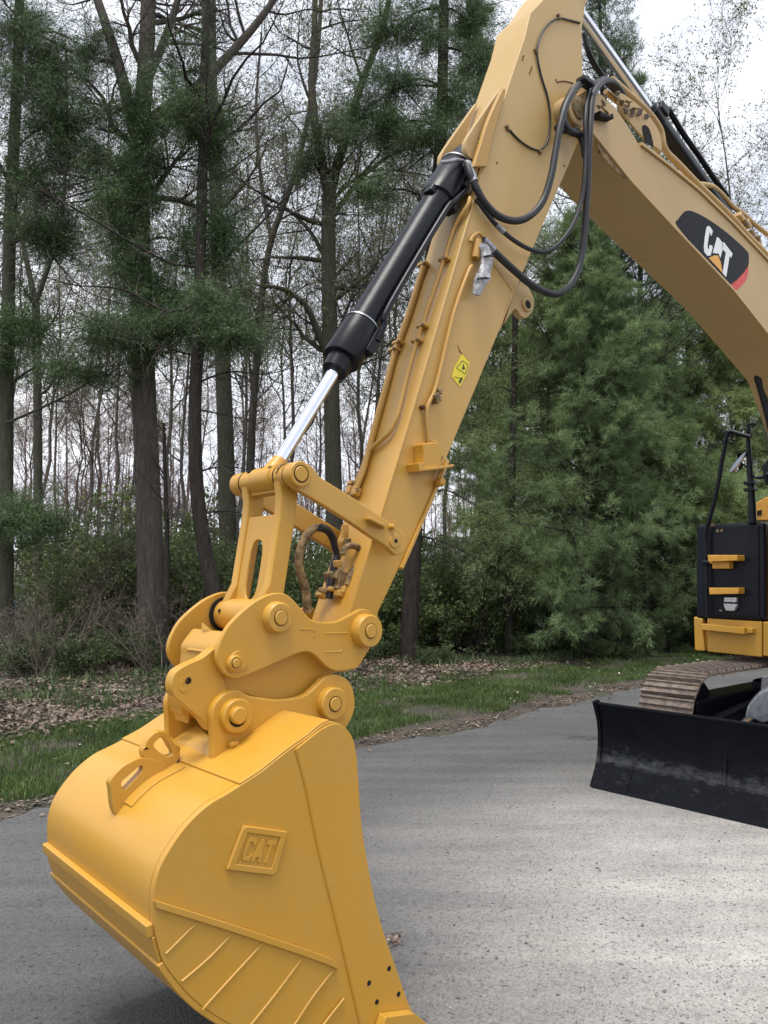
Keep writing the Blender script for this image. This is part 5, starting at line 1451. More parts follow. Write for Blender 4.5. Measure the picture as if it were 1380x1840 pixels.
cyl = turned('bucket_cylinder', [(0, -0.06), (0.045, -0.05), (0.06, 0.0), (0.068, 0.06), (0.086, 0.09), (0.088, s1 - 0.01), (0.074, s1), (0.070, s1 + 0.02), (0.070, s2 - 0.01), (0.080, s2), (0.084, s3 - 0.01), (0.080, s3), (0.060, s3 + 0.004), (0.054, s4), (0, s4)], M['black'], excavator, cylT, cd)
turned('gland_ring', [(0.081, s2 + 0.004), (0.0835, s2 + 0.004), (0.0838, s2 + 0.012), (0.081, s2 + 0.012)], M['steel'], cyl, cylT, cd)
turned('head_ring', [(0.087, 0.10), (0.0895, 0.10), (0.0895, 0.108), (0.087, 0.108)], M['steel'], cyl, cylT, cd)
turned('rod', [(0, s4 - 0.02), (0.0275, s4 - 0.02), (0.0275, CL - 0.02), (0, CL - 0.02)], M['chrome'], cyl, cylT, cd)
turned('rod_eye', [(0, CL - 0.10), (0.03, CL - 0.10), (0.04, CL - 0.05), (0.045, CL), (0, CL)], M['yellow'], cyl, cylT, cd)
side = cd.cross(Vector((0, 1, 0))).normalized()
if side.x < 0: side = -side
def CS(s, a, w): return cylT + cd * s + side * a + Vector((0, w, 0))
tube('oil_pipe', [CS(0.05, 0.07, -0.05), CS(0.10, 0.085, -0.07), CS(0.20, 0.075, -0.085), CS(s1, 0.04, -0.088), CS(s1 + 0.1, 0.025, -0.085), CS(s2 - 0.12, 0.025, -0.085), CS(s2 - 0.02, 0.05, -0.085), CS(s2 + 0.06, 0.065, -0.075)], 0.015, M['black'], cyl, 10)
block('pipe_block', CS(0.06, 0.05, -0.06), (0.09, 0.07, 0.11), M['black'], cyl, 0.012, Matrix.Rotation(0.6, 3, 'Y'))
block('pipe_block', CS(0.17, 0.06, -0.05), (0.06, 0.08, 0.14), M['black'], cyl, 0.012, Matrix.Rotation(0.6, 3, 'Y'))
block('pipe_block', CS(s1 + 0.0, 0.06, -0.05), (0.05, 0.07, 0.06), M['black'], cyl, 0.01, Matrix.Rotation(0.55, 3, 'Y'))
block('pipe_block', CS(s2 + 0.07, 0.06, -0.05), (0.05, 0.06, 0.14), M['black'], cyl, 0.012, Matrix.Rotation(0.55, 3, 'Y'))
block('pipe_block', CS(s1 + 0.01, -0.06, -0.02), (0.05, 0.06, 0.05), M['black'], cyl, 0.01, Matrix.Rotation(0.55, 3, 'Y'))
tube('head_hook', [U(792, 292, -0.09), U(808, 290, -0.10), U(820, 287, -0.10), U(832, 289, -0.09)], 0.009, M['steel'], cyl, 8)

# ---------------------------------------------------------------- boom
WO = 0.18
upper = [(1040, 168), (1060, 158), (1085, 172), (1105, 192), (1128, 225), (1150, 262), (1200, 300), (1255, 345), (1315, 403), (1380, 471)]
lowr = [(1380, 600), (1346, 557), (1315, 518), (1218, 416), (1132, 323), (1063, 236), (1040, 232), (1022, 215), (1022, 185)]
loop = [U(x, y, -WO) for x, y in upper] + [L3(4.7, 3.95, -WO), L3(5.1, 3.72, -WO), L3(5.5, 3.3, -WO), L3(6.25, 1.95, -WO), L3(6.2, 1.65, -WO), L3(5.95, 1.6, -WO), L3(5.15, 2.55, -WO), L3(4.82, 2.95, -WO), L3(4.55, 3.28, -WO)] + [U(x, y, -WO) for x, y in lowr]
boom = prism('boom', loop, Vector((0, 2 * WO, 0)), M['hazed'], excavator, 0.006)
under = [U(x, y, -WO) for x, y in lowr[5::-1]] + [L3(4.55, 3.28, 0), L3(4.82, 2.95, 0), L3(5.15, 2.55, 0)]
strip('bottom_flange', under, -WO - 0.014, WO + 0.014, 0.02, M['hazed'], boom)
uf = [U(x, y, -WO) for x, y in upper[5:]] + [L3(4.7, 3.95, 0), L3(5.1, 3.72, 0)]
strip('top_flange', uf, -WO - 0.014, WO + 0.014, -0.022, M['hazed'], boom)
c = U(1037, 198, -0.21); c.y = 0
lathe('boom_boss', c, [(0, -0.215), (0.085, -0.215), (0.092, -0.208), (0.092, 0.208), (0.085, 0.215), (0, 0.215)], M['hazed'], boom)
lathe('boom_pin', c, [(0, -0.225), (0.05, -0.225), (0.055, -0.218), (0.055, 0.22), (0, 0.22)], M['grimy'], boom)
plate('boom_bracket', [(1065, 205, 1), (1080, 214), (1088, 210, 1), (1090, 220, 1), (1066, 216, 1)], -WO, -WO - 0.05, -WO, M['hole'], boom, 0.003)
# hose guard and pipes along the top of the boom
def Z8(pts): return [(1020 + p[0] / 3.833, 140 + p[1] / 3.833) for p in pts]
guard = Z8([(300, 10), (400, 95), (490, 175), (570, 255), (640, 360), (660, 460), (690, 520), (760, 590), (900, 735), (1000, 830), (1140, 970), (1250, 1095), (1380, 1225)])
gp = [U(x, y, -0.13) for x, y in guard]
tube('guard_pipe', gp, 0.021, M['hazed'], boom, 10)
tube('guard_pipe', [p + Vector((0.03, 0.06, -0.035)) for p in gp], 0.018, M['hazed'], boom, 10)
plate('hose_guard', Z8([(350, 110, 1), (430, 150), (530, 235), (600, 330), (632, 400), (640, 500, 1), (600, 480), (540, 440), (440, 330), (350, 215, 1)]), -0.15, -0.158, -0.145, M['hazed'], boom, 0.003)
plate('guard_slot', Z8([(515, 330), (560, 350), (590, 470), (560, 455), (530, 425)]), -0.16, -0.162, -0.157, M['hole'], boom, 0)
rnd = random.Random(3)
for x, y in Z8([(370, 190), (390, 215), (420, 200), (450, 240), (480, 260), (500, 250), (540, 285), (400, 250), (440, 270), (340, 130), (330, 160), (230, 200), (245, 260), (210, 230), (250, 160)]):
    q = U(x, y, -0.17)
    wrap([q, q + Vector((rnd.uniform(-.02, .02), -0.01, 0.02)), q + Vector((rnd.uniform(-.03, .03), -0.01, 0.035))], [0.01, 0.018, 0.008], 'dirt_cake', M['grimy'] if rnd.random() < .5 else M['mud'], boom, 0.9)
tube('guard_pipe', [U(x, y, -0.05) for x, y in Z8([(900, 730), (990, 745), (1060, 800), (1130, 880), (1200, 930), (1245, 970), (1290, 1010), (1380, 1080)])], 0.018, M['hazed'], boom, 10)
for x, y in Z8([(1180, 960), (1230, 1010), (1260, 1080), (1300, 1120), (1210, 1000), (1310, 1160)]):
    q = U(x, y, -0.10)
    block('pipe_fitting', q, (0.07, 0.06, 0.045), M['hazed'] if rnd.random() < .6 else M['grimy'], boom, 0.01, Matrix.Rotation(rnd.uniform(0, 1.2), 3, 'Y'))
plate('boom_stain', Z8([(175, 370, 1), (235, 470), (290, 560), (420, 700, 1), (330, 640), (230, 520)]), -WO - 0.0, -WO - 0.0015, -WO + 0.001, M['grimy'], boom, 0)
block('bottom_bolt', U(1080, 270, -0.16), (0.03, 0.03, 0.03), M['grimy'], boom, 0.005)
# maker's decal: black field, red corner, white letters, amber triangle
dec = Z8([(752, 1015), (760, 975), (795, 930), (820, 915), (865, 922), (940, 958), (1020, 1010), (1100, 1070), (1180, 1140), (1235, 1195), (1246, 1225), (1240, 1300, 1), (1190, 1365), (1118, 1432, 1), (1060, 1370), (900, 1195)])
plate('boom_decal', dec, -WO, -WO - 0.0020, -WO - 0.0006, M['vinyl'], boom, 0)
plate('decal_corner', Z8([(1240, 1300, 1), (1236, 1370), (1210, 1415), (1150, 1468, 1), (1118, 1432, 1), (1190, 1365)]), -WO, -WO - 0.0020, -WO - 0.0006, M['red'], boom, 0)
def D8(x, y): p = Z8([(x, y)])[0]; return U(p[0], p[1], -WO - 0.0034)
def letter(pts): prism('decal_letter', [D8(*p) for p in pts], Vector((0, 0.0014, 0)), M['white'], boom, 0)
letter([(992, 1085), (1000, 1055), (985, 1030), (970, 1018), (957, 1030), (945, 1100), (938, 1165), (942, 1200), (962, 1225), (985, 1222), (998, 1175), (997, 1155), (978, 1150), (975, 1180), (966, 1175), (964, 1150), (975, 1075), (982, 1062), (986, 1085)])
letter([(1000, 1205), (1030, 1095), (1045, 1105), (1076, 1150), (1052, 1240), (1040, 1210), (1022, 1208)])
letter([(1060, 1142), (1075, 1130), (1136, 1210), (1128, 1238), (1116, 1225), (1092, 1372), (1068, 1345), (1090, 1205), (1062, 1172)])
prism('decal_triangle', [D8(*p) for p in [(972, 1240), (1010, 1222), (1036, 1222), (1055, 1270), (1068, 1345), (1020, 1292)]], Vector((0, 0.0012, 0)), M['amber'], boom, 0)

# ---------------------------------------------------------------- stick cylinder on top of the boom
scA, scB = U(1014, -14, 0.0), U(1320, 412, 0.0)
sd_ = (scB - scA).normalized()
def SY(px, py): return (U(px, py, 0) - scA).dot(sd_)
q0, q1 = SY(1166, 198), (scB - scA).length + 0.25
scyl = turned('stick_cylinder', [(0, q0 - 0.02), (0.045, q0 - 0.02), (0.056, q0), (0.066, q0 + 0.005), (0.066, q0 + 0.12), (0.058, q0 + 0.13), (0.058, q1), (0, q1)], M['black'], excavator, scA, sd_)
turned('rod', [(0, -0.02), (0.036, -0.02), (0.036, q0), (0, q0)], M['chrome'], scyl, scA, sd_)
lathe('rod_eye', scA, [(0, -0.07), (0.075, -0.07), (0.08, -0.06), (0.08, 0.06), (0.075, 0.07), (0, 0.07)], M['grimy'], scyl)
c = scA.copy()
lathe('rod_pin', c, [(0, -0.15), (0.045, -0.15), (0.045, 0.15), (0, 0.15)], M['grimy'], scyl)
tube('oil_pipe', [U(x, y, -0.02) for x, y in Z8([(640, 225), (690, 215), (720, 260), (800, 390), (900, 530), (1000, 680), (1100, 815)])], 0.020, M['black'], scyl, 10)
block('head_block', U(1185, 200, -0.03), (0.10, 0.10, 0.07), M['black'], scyl, 0.014, Matrix.Rotation(0.3, 3, 'Y'))
tube('cylinder_pipe', [U(x, y, 0.10) for x, y in [(1050, 60), (1060, 100), (1085, 140), (1120, 180)]], 0.018, M['rubber'], scyl, 8)

# ---------------------------------------------------------------- hoses
def hose(pts, r, m='rubber'): return tube('hydraulic_hose', [U(x, y, w) for x, y, w in pts], r, M[m], excavator, 12, 6)
hose([(838, 292, -.10), (846, 315, -.13), (858, 342, -.15), (872, 366, -.16), (895, 388, -.17), (925, 397, -.18), (952, 388, -.20), (975, 362, -.22), (990, 318, -.24), (999, 268, -.25), (1008, 220, -.26), (1022, 178, -.26), (1045, 150, -.22), (1072, 152, -.16)], 0.0185)
hose([(855, 358, -.13), (862, 366, -.14), (875, 384, -.15), (890, 402, -.16), (912, 423, -.17), (938, 441, -.18), (962, 451, -.19), (985, 451, -.20), (1008, 434, -.22), (1030, 402, -.24), (1044, 362, -.25), (1050, 318, -.26), (1052, 270, -.26), (1052, 210, -.26), (1060, 160, -.22), (1085, 140, -.16)], 0.0115)
hose([(866, 430, -.14), (880, 444, -.15), (900, 464, -.16), (922, 484, -.17), (950, 508, -.18), (974, 522, -.19), (1000, 528, -.20), (1024, 512, -.21), (1041, 478, -.22), (1049, 430, -.23), (1053, 380, -.24), (1056, 330, -.25), (1058, 270, -.26), (1061, 215, -.26), (1066, 170, -.24), (1085, 146, -.18), (1104, 150, -.15), (1122, 175, -.13)], 0.0185)
hose([(1000, 230, -.245), (1012, 235, -.2), (1030, 235, -.2), (1040, 232, -.22)], 0.016)
hose([(1030, 160, -.2), (1012, 200, -.2), (1020, 232, -.22), (1044, 246, -.23), (1052, 280, -.25)], 0.020)
hose([(1042, 41, -.125), (1022, 36, -.127), (1004, 33, -.128), (987, 42, -.127), (973, 62, -.127), (965, 92, -.128), (972, 134, -.127), (984, 174, -.127), (989, 212, -.127), (985, 250, -.127), (972, 269, -.128), (954, 266, -.127), (932, 251, -.127), (911, 228, -.124)], 0.0055)
for x, y in ((1004, 30), (963, 92), (970, 272), (912, 230)):
    block('hose_clip', U(x, y, -WS - 0.006), (0.03, 0.016, 0.02), M['grimy'], stick, 0.003, Matrix.Rotation(rnd.uniform(0, 1), 3, 'Y'))
for (x, y, w), (x2, y2, w2), r in (((839, 294, -.10), (852, 328, -.14), .0235), ((868, 432, -.145), (886, 450, -.153), .0235), ((892, 404, -.162), (905, 417, -.168), .014)):
    tube('hose_ferrule', [U(x, y, w), U(x2, y2, w2)], r, M['steel'], excavator, 12)
block('hose_tie', U(1052, 148, -0.24), (0.10, 0.06, 0.03), M['rubber'], excavator, 0.008)
for a, b in (((956, 120), (951, 133)), ((941, 100), (938, 108))):
    tube('paint_chip', [U(*a, -WS - 0.0005), U(*b, -WS - 0.0005)], 0.004, M['rust'], stick, 5)
tube('hanger_slot', [U(1000, 148, -WS - 0.001), U(1014, 146, -WS - 0.001), U(1030, 150, -WS - 0.001)], 0.004, M['rust'], stick, 5)
for x, y in ((999, 144), (893, 293), (1014, 298)):
    lathe('paint_chip', Vector((U(x, y, -WS).x, 0, U(x, y, -WS).z)), [(0, -WS - 0.001), (0.007, -WS - 0.001), (0.007, -WS + 0.001), (0, -WS + 0.001)], M['rust'], stick, 8)
tube('boom_hose', [L3(4.45, 3.35, 0.1), L3(4.62, 3.2, 0.12), L3(4.78, 2.9, 0.12), L3(4.86, 2.6, 0.12), L3(5.0, 2.2, 0.14)], 0.035, M['rubber'], excavator, 10)

# ---------------------------------------------------------------- upper structure
UBX = 5.40
def F(px, py, u=UBX): return UF(px, py, u)
fa, fb = F(1250, 942), F(1374, 1113)
toolbox = prism('tool_box', [F(1250, 943), F(1374, 937), F(1374, 1116), F(1250, 1112)], Vector((1.5, 0, 0)), M['black'], excavator, 0.03, seg=4)
prism('front_panel', [F(1283, 947, UBX - .001), F(1364, 943, UBX - .001), F(1364, 1108, UBX - .001), F(1283, 1106, UBX - .001)], Vector((-0.012, 0, 0)), M['black'], toolbox, 0.008)
tube('panel_groove', [F(1282, 945, UBX - .004), F(1282, 1108, UBX - .004)], 0.006, M['hole'], toolbox, 6)
for (a, b, c2, d2, dep) in (((1285, 998), (1339, 998), (1339, 1008), (1287, 1010), .16), ((1288, 1009), (1319, 1009), (1319, 1022), (1289, 1022), .10), ((1286, 1056), (1339, 1056), (1339, 1067), (1287, 1068), .14)):
    prism('step_tread', [F(*a), F(*b), F(*c2), F(*d2)], Vector((-dep, 0, 0)), M['step'], toolbox, 0.006)
prism('headlamp', [F(1305, 1073), F(1327, 1073), F(1328, 1088), F(1323, 1098), F(1308, 1097), F(1304, 1088)], Vector((-0.05, 0, 0)), M['lamp'], toolbox, 0.008)
prism('lamp_bar', [F(1304, 1081), F(1328, 1082), F(1328, 1085), F(1304, 1084)], Vector((-0.055, 0, 0)), M['hole'], toolbox, 0.002)
tube('rail_stay', [F(1271, 1011, UBX - .06), F(1289, 1011, UBX - .06)], 0.012, M['step'], toolbox, 8)
for x, y in ((1341, 951), (1349, 1062)): block('bolt_head', F(x, y), (0.02, 0.018, 0.018), M['white'], toolbox, 0.004)
for x, y in ((1290, 954), (1297, 953), (1281, 944)): block('latch', F(x, y), (0.03, 0.03, 0.03), M['grimy'], toolbox, 0.006)
block('latch', F(1296, 1097), (0.03, 0.03, 0.025), M['mud'], toolbox, 0.006)
# yellow skirt under it
skirt = prism('deck_skirt', [F(1270, 1111), F(1369, 1117), F(1369, 1181), F(1271, 1171)], Vector((0.5, 0, 0)), M['yellow'], excavator, 0.010)
prism('skirt_corner', [F(1246, 1108), F(1263, 1112), F(1262, 1122), F(1266, 1170), F(1248, 1169)], Vector((0.5, 0, 0)), M['yellow'], skirt, 0.012)
prism('skirt_gap', [F(1260, 1108, UBX + .06), F(1274, 1108, UBX + .06), F(1274, 1171, UBX + .06), F(1260, 1171, UBX + .06)], Vector((0.3, 0, 0)), M['hole'], skirt, 0)
prism('skirt_step', [F(1269, 1120), F(1346, 1127), F(1346, 1139), F(1269, 1131)], Vector((-0.10, 0, 0)), M['yellow'], skirt, 0.006)
prism('skirt_step', [F(1346, 1128), F(1357, 1129), F(1357, 1137), F(1346, 1138)], Vector((-0.06, 0, 0)), M['yellow'], skirt, 0.006)
fz = F(1300, 1180).z + 0.02
deck = block('slew_deck', L3(6.9, fz + 0.13, 0.0), (2.9, 2.3, 0.24), M['yellow'], excavator, 0.03)
prism('skirt_corner', [F(1370.5, 1117), F(1420, 1120), F(1420, 1184), F(1370.5, 1179)], Vector((0.5, 0, 0)), M['yellow'], skirt, 0.012)
lathe_c = L3(U0, 0.8, 0)
sl = turned('slew_ring', [(0, 0), (0.62, 0), (0.62, 0.26), (0, 0.26)], M['black'], excavator, L3(U0, 0.66, 0), Vector((0, 0, 1)))
hood = block('engine_hood', L3(7.6, fz + 0.75, 0.25), (1.45, 1.75, 1.05), M['yellow'], excavator, 0.05)
block('hood_louvre', L3(6.87, fz + 0.85, 0.6), (0.02, 0.5, 0.4), M['hole'], hood, 0.004)
prism('hood_bracket', [F(1358, 903, 6.6), F(1376, 893, 6.6), F(1400, 893, 6.6), F(1400, 936, 6.6), F(1358, 935, 6.6)], Vector((0.3, 0, 0)), M['step'], hood, 0.012)
prism('bracket_slot', [F(1360, 918, 6.59), F(1368, 916, 6.59), F(1368, 925, 6.59), F(1360, 926, 6.59)], Vector((0.02, 0, 0)), M['hole'], hood, 0)
cw = prism('counterweight', [L3(8.3, fz + 0.1, -1.15), L3(8.3, fz + 0.1, 1.15), L3(8.75, fz + 0.1, 0.9), L3(8.9, fz + 0.1, 0), L3(8.75, fz + 0.1, -0.9)], Vector((0, 0, 1.0)), M['yellow'], excavator, 0.06)
# cab on the near side
cab = block('cab', L3(6.15, fz + 0.55, -0.72), (1.75, 0.86, 0.62), M['yellow'], excavator, 0.04)
for (u, w) in ((5.35, -1.12), (5.35, -0.32), (6.1, -1.12), (6.1, -0.32), (6.98, -1.12), (6.98, -0.32)):
    block('cab_pillar', L3(u, fz + 1.35, w), (0.07, 0.06, 1.1), M['black'], cab, 0.012)
block('cab_roof', L3(6.15, fz + 1.95, -0.72), (1.8, 0.92, 0.12), M['yellow'], cab, 0.04)
for (cc, ss) in ((L3(5.35, fz + 1.37, -0.72), (0.012, 0.74, 1.02)), (L3(5.72, fz + 1.37, -1.125), (0.66, 0.012, 1.02)), (L3(6.54, fz + 1.37, -1.125), (0.80, 0.012, 1.02)), (L3(6.98, fz + 1.37, -0.72), (0.012, 0.74, 1.02)), (L3(6.15, fz + 1.37, -0.315), (1.5, 0.012, 1.02))):
    block('cab_window', cc, ss, M['glass'], cab, 0)
# boom cylinders at each side of the boom foot
for s in (-1, 1):
    a, b = L3(5.62, 1.25, 0.30 * s), L3(4.98, 3.20, 0.24 * s)
    d = (b - a).normalized(); LN = (b - a).length
    bc_ = turned('boom_cylinder', [(0, 0), (0.07, 0), (0.075, 0.04), (0.075, LN * 0.62), (0.085, LN * 0.63), (0.085, LN * 0.68), (0, LN * 0.68)], M['black'], excavator, a, d, 24)
    turned('rod', [(0, LN * 0.66), (0.04, LN * 0.66), (0.04, LN), (0, LN)], M['chrome'], bc_, a, d, 20)
    lathe('rod_eye', b, [(0, -0.05), (0.06, -0.05), (0.06, 0.05), (0, 0.05)], M['grimy'], bc_, 24)
# handrail, mirror post
rail = tube('handrail', [F(x, y, UBX - .07) for x, y in [(1270, 1110), (1269, 1060), (1268, 1000), (1267, 965), (1271, 945), (1280, 915), (1290, 872), (1297, 830), (1303, 800), (1308, 778), (1312, 775), (1330, 780), (1349, 785)]], 0.021, M['black'], excavator, 10, 3)
lathe('rail_clamp', F(1270, 1011, UBX - .07), [(0, -0.03), (0.03, -0.03), (0.03, 0.03), (0, 0.03)], M['black'], rail, 12)
post = tube('mirror_post', [F(1345, 762), F(1345, 800), F(1348, 850), F(1351, 900), F(1352, 940)], 0.022, M['black'], excavator, 10, 3, radii=(0.017, 0.038))
tube('post_arm', [F(1347, 762), F(1353, 761), F(1360, 762)], 0.012, M['black'], post, 8)
tube('post_arm', [F(1351, 852), F(1360, 858), F(1374, 857)], 0.016, M['black'], post, 8)
tube('mirror_arm', [F(1345, 842), F(1338, 836), F(1330, 831)], 0.009, M['black'], post, 8)
mloop = [F(1325 + 17 * math.cos(t) * 0.86 + 4 * math.sin(t) * 0.5, 831 - 19 * math.cos(t) * 0.95 + 4 * math.sin(t) * 0.86, UBX - .05) for t in [2 * math.pi * k / 24 for k in range(24)]]
prism('mirror', mloop, Vector((0.05, 0, 0.01)), M['mirror'], post, 0.008)
for y in (868, 880): block('post_clamp', F(1349, y), (0.09, 0.10, 0.03), M['black'], post, 0.006)
prism('lamp_bracket', [F(1368, 838), F(1385, 820), F(1385, 872), F(1374, 872)], Vector((0.08, 0, 0)), M['black'], excavator, 0.008)

# ---------------------------------------------------------------- undercarriage
def track(wc, half):
    root = empty('track', (0, 0, 0), 0, excavator)
    # path of the chain, a stadium with a raised front idler
    uF, uR, rF, rR = 4.50, 7.95, 0.40, 0.40
    zF, zR = 0.44, 0.44
    pts = []
    Ltop = uR - uF
    step = 0.155
    per = 2 * Ltop + math.pi * (rF + rR)
    n = int(per / step)
    for k in range(n):
        s = per * k / n
        if s < Ltop: pts.append((uF + s, zF + rF - 0.012 * math.sin(math.pi * s / Ltop), 0))
        elif s < Ltop + math.pi * rR:
            a = (s - Ltop) / rR; pts.append((uR + rR * math.sin(a), zR + rR * math.cos(a), a))
        elif s < 2 * Ltop + math.pi * rR:
            q = s - Ltop - math.pi * rR; pts.append((uR - q, zR - rR, math.pi))
        else:
            a = (s - 2 * Ltop - math.pi * rR) / rF; pts.append((uF - rF * math.sin(a), zF - rF * math.cos(a), math.pi + a))
    bm = bmesh.new()
    prof = [(-0.074, -0.012), (-0.074, 0.0), (-0.072, 0.034), (-0.060, 0.034), (-0.054, 0.008), (-0.012, 0.006), (-0.006, 0.026), (0.006, 0.026), (0.012, 0.006), (0.050, 0.004), (0.054, 0.020), (0.064, 0.020), (0.074, -0.002), (0.074, -0.012)]
    A_ = [bm.verts.new((x, -half, z)) for x, z in prof]; B_ = [bm.verts.new((x, half, z)) for x, z in prof]
    for i in range(len(prof)):
        j = (i + 1) % len(prof); bm.faces.new((A_[i], A_[j], B_[j], B_[i]))
    bm.faces.new(A_[::-1]); bm.faces.new(B_)
    proto = from_bm('track_shoe', bm, M['mud'], root)
    for k, (u, z, a) in enumerate(pts):
        o = proto if k == 0 else proto.copy()
        if k: COL.objects.link(o); o.parent = root
        o.location = L3(u, z, wc)
        o.rotation_euler = (0, a, 0)
    loopF = [L3(uF - 0.1, 0.18, wc - 0.14), L3(uR + 0.1, 0.18, wc - 0.14), L3(uR + 0.1, 0.62, wc - 0.14), L3(uF - 0.1, 0.62, wc - 0.14)]
    prism('track_frame', loopF, Vector((0, 0.28, 0)), M['black'], root, 0.02)
    for uc, zc, r in ((uF, zF, 0.36), (uR, zR, 0.36)):
        lathe('idler', L3(uc, zc, wc), [(0, -0.10), (r * 0.4, -0.10), (r * 0.5, -0.06), (r - 0.03, -0.06), (r, -0.05), (r, 0.05), (r - 0.03, 0.06), (r * 0.5, 0.06), (r * 0.4, 0.10), (0, 0.10)], M['black'], root, 28)
    for k in range(6):
        lathe('track_roller', L3(uF + 0.45 + k * 0.5, 0.16, wc), [(0, -0.16), (0.10, -0.16), (0.10, 0.16), (0, 0.16)], M['black'], root, 18)
    return root
track(0.80, 0.235)
track(-0.80, 0.235)
block('undercarriage_frame', L3(6.25, 0.55, 0), (1.3, 1.5, 0.3), M['black'], excavator, 0.04)
# blade
bu = 3.455
bp_pts = [(bu + 0.0, 0.003), (bu + 0.05, 0.07), (bu + 0.095, 0.145), (bu + 0.118, 0.19), (bu + 0.140, 0.28), (bu + 0.146, 0.38), (bu + 0.138, 0.48), (bu + 0.118, 0.57), (bu + 0.088, 0.635), (bu + 0.105, 0.645), (bu + 0.155, 0.58), (bu + 0.185, 0.48), (bu + 0.19, 0.36), (bu + 0.185, 0.24), (bu + 0.15, 0.10), (bu + 0.06, 0.003)]
WBL = 1.06
blade = prism('dozer_blade', [L3(u, h, -WBL - 0.12) for u, h in bp_pts], Vector((0, 2 * WBL + 0.12, 0)), M['blade'], excavator, 0.006)
ce = [(bu - 0.014, 0.002), (bu + 0.084, 0.152), (bu + 0.104, 0.186), (bu + 0.116, 0.180), (bu + 0.03, 0.002)]
for w0, w1 in ((WBL - 0.30, WBL + 0.004), (-0.40, WBL - 0.303), (-WBL - 0.124, -0.403)):
    prism('cutting_edge', [L3(u, h, w0) for u, h in ce], Vector((0, w1 - w0, 0)), M['blade'], blade, 0.003)
ends = [(bu - 0.004, 0.006), (bu + 0.08, 0.15), (bu + 0.120, 0.28), (bu + 0.126, 0.40), (bu + 0.116, 0.50), (bu + 0.085, 0.585), (bu + 0.060, 0.655), (bu + 0.125, 0.665), (bu + 0.20, 0.55), (bu + 0.20, 0.2), (bu + 0.06, 0.006)]
prism('end_plate', [L3(u, h, WBL) for u, h in ends], Vector((0, 0.03, 0)), M['blade'], blade, 0.006)
prism('end_plate', [L3(u, h, -WBL - 0.152) for u, h in ends], Vector((0, 0.03, 0)), M['blade'], blade, 0.006)
rw = UF(1302, 1390, bu + 0.1).y
prism('blade_rib', [L3(bu + 0.10, 0.19, rw), L3(bu + 0.146, 0.42, rw), L3(bu + 0.16, 0.42, rw), L3(bu + 0.14, 0.19, rw)], Vector((0, 0.02, 0)), M['blade'], blade, 0.004)
tube('top_bar', [L3(bu + 0.10, 0.636, -WBL - 0.12), L3(bu + 0.10, 0.636, WBL)], 0.016, M['blade'], blade, 10)
for w in (-0.5, 0.5):
    prism('blade_arm', [L3(bu + 0.18, 0.20, w), L3(bu + 0.18, 0.42, w), L3(5.7, 0.62, w), L3(5.7, 0.42, w)], Vector((0, 0.09, 0)), M['black'], blade, 0.015)
for w in (-0.18, 0.18):
    a, b = L3(bu + 0.25, 0.40, w), L3(5.2, 0.80, w)
    d = (b - a).normalized(); LN = (b - a).length
    bl_ = turned('blade_cylinder', [(0, LN * .4), (0.06, LN * .4), (0.065, LN * .42), (0.065, LN), (0, LN)], M['black'], blade, a, d, 24)
    turned('blade_rod', [(0, 0), (0.032, 0), (0.032, LN * .45), (0, LN * .45)], M['chrome'], blade, a, d, 20)
# bent steel line guard over the blade cylinder
gl = [UF(x, y, 4.0) for x, y in [(1338, 1292), (1342, 1272), (1352, 1258), (1366, 1244), (1385, 1236), (1400, 1240), (1400, 1300), (1384, 1296), (1370, 1300), (1356, 1293)]]
prism('line_guard', gl, Vector((0.04, 0, 0.03)), M['steel'], blade, 0.012)
prism('line_guard', [UF(x, y, 4.9) for x, y in [(1368, 1215), (1400, 1212), (1400, 1240), (1366, 1240)]], Vector((0.05, 0, 0)), M['steel'], blade, 0.01)
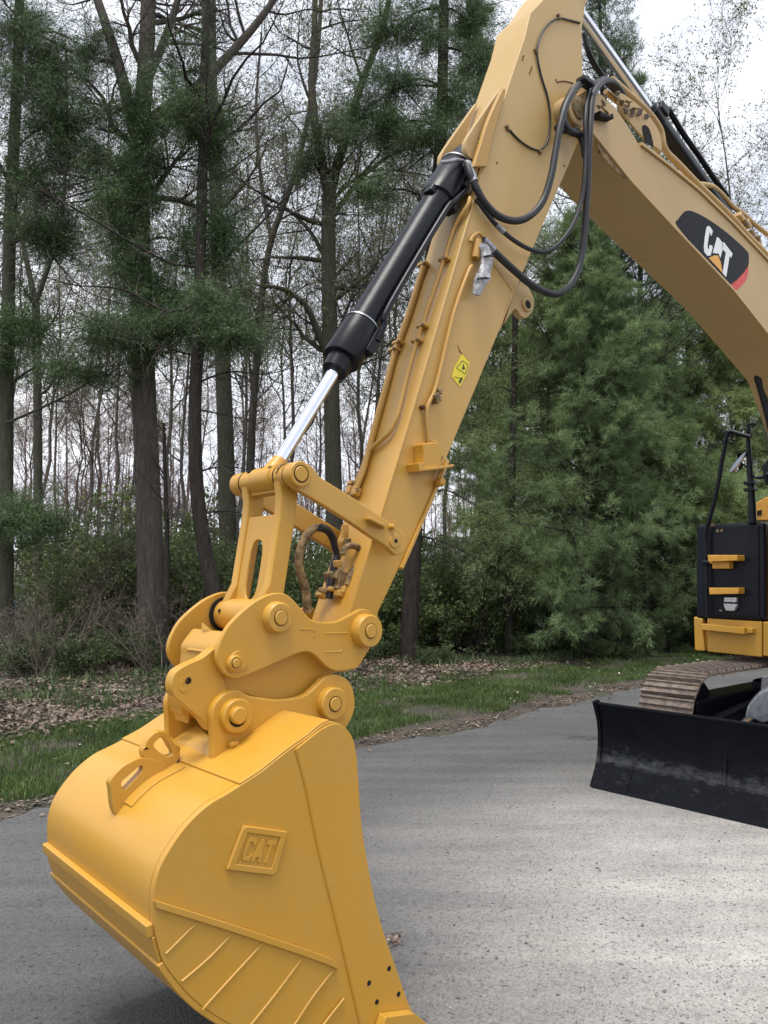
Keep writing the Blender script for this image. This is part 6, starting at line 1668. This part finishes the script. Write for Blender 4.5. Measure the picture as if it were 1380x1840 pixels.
# --- behind the wood: a parked blue car and two pale houses
def car():
    Y = 29; x = col_x(8, Y)
    root = empty('parked_car', (x, Y, gzf(x, Y) - 0.1), R_(8)); tag(root, 'blue car parked far behind the left thicket', 'car')
    blue = mat('car_blue', (0.03, 0.09, 0.26), 0.3, var=0.1)
    def pr(name, prof, w, m, par, bev=0.03):
        return prism(name, [Vector((a, -w, b)) for a, b in prof], Vector((0, 2 * w, 0)), m, par, bev)
    body = pr('body', [(-2.1, .35), (2.1, .35), (2.15, .7), (2.0, .92), (1.1, 1.0), (.4, 1.42), (-1.1, 1.45), (-1.8, 1.05), (-2.15, .95)], .85, blue, root, .05)
    for s in (-1, 1):
        prism('window', [Vector((a, .853 * s, b)) for a, b in ((.9, 1.02), (.35, 1.36), (-1.0, 1.38), (-1.55, 1.05))], Vector((0, .01 * s, 0)), M['glass'], root, 0)
        for a in (-1.35, 1.35):
            lathe('wheel', Vector((a, .78 * s, .32)), [(0, -.1), (.3, -.1), (.32, -.07), (.32, .07), (.3, .1), (0, .1)], M['rubber'], root, 20)
    return root
car()
def house(px, Y, w, h, rz, label):
    root = empty('house', (col_x(px, Y), Y, 0.2), rz); tag(root, label, 'house', None)
    wallm = mat('white_siding', (0.74, 0.74, 0.72), 0.7, var=0.05)
    block('wall', Vector((0, 0, h / 2)), (w, 6, h), wallm, root, 0)
    prism('roof', [Vector((-w / 2 - .3, -3.4, h)), Vector((-w / 2 - .3, 0, h + 2.0)), Vector((-w / 2 - .3, 3.4, h))], Vector((w + .6, 0, 0)), mat('roof_shingle', (0.12, 0.11, 0.11), 0.9), root, 0)
    for k in (-1, 1):
        f = block('window', Vector((k * w * .25, -3.02, h * .55)), (1.1, .06, 1.3), M['white'], root, 0)
        block('pane', Vector((k * w * .25, -3.06, h * .55)), (.9, .02, 1.1), M['glass'], f, 0)
    block('door', Vector((0, -3.02, 1.05)), (1.0, .06, 2.1), mat('door_paint', (0.2, 0.05, 0.04), 0.5), root, 0)
    return root
house(225, 78, 9, 4.2, R_(6), 'white house glimpsed far off, left of the thick forked trunk')
house(880, 70, 9, 3.6, R_(-8), 'white house glimpsed far off through the pines right of the stick')
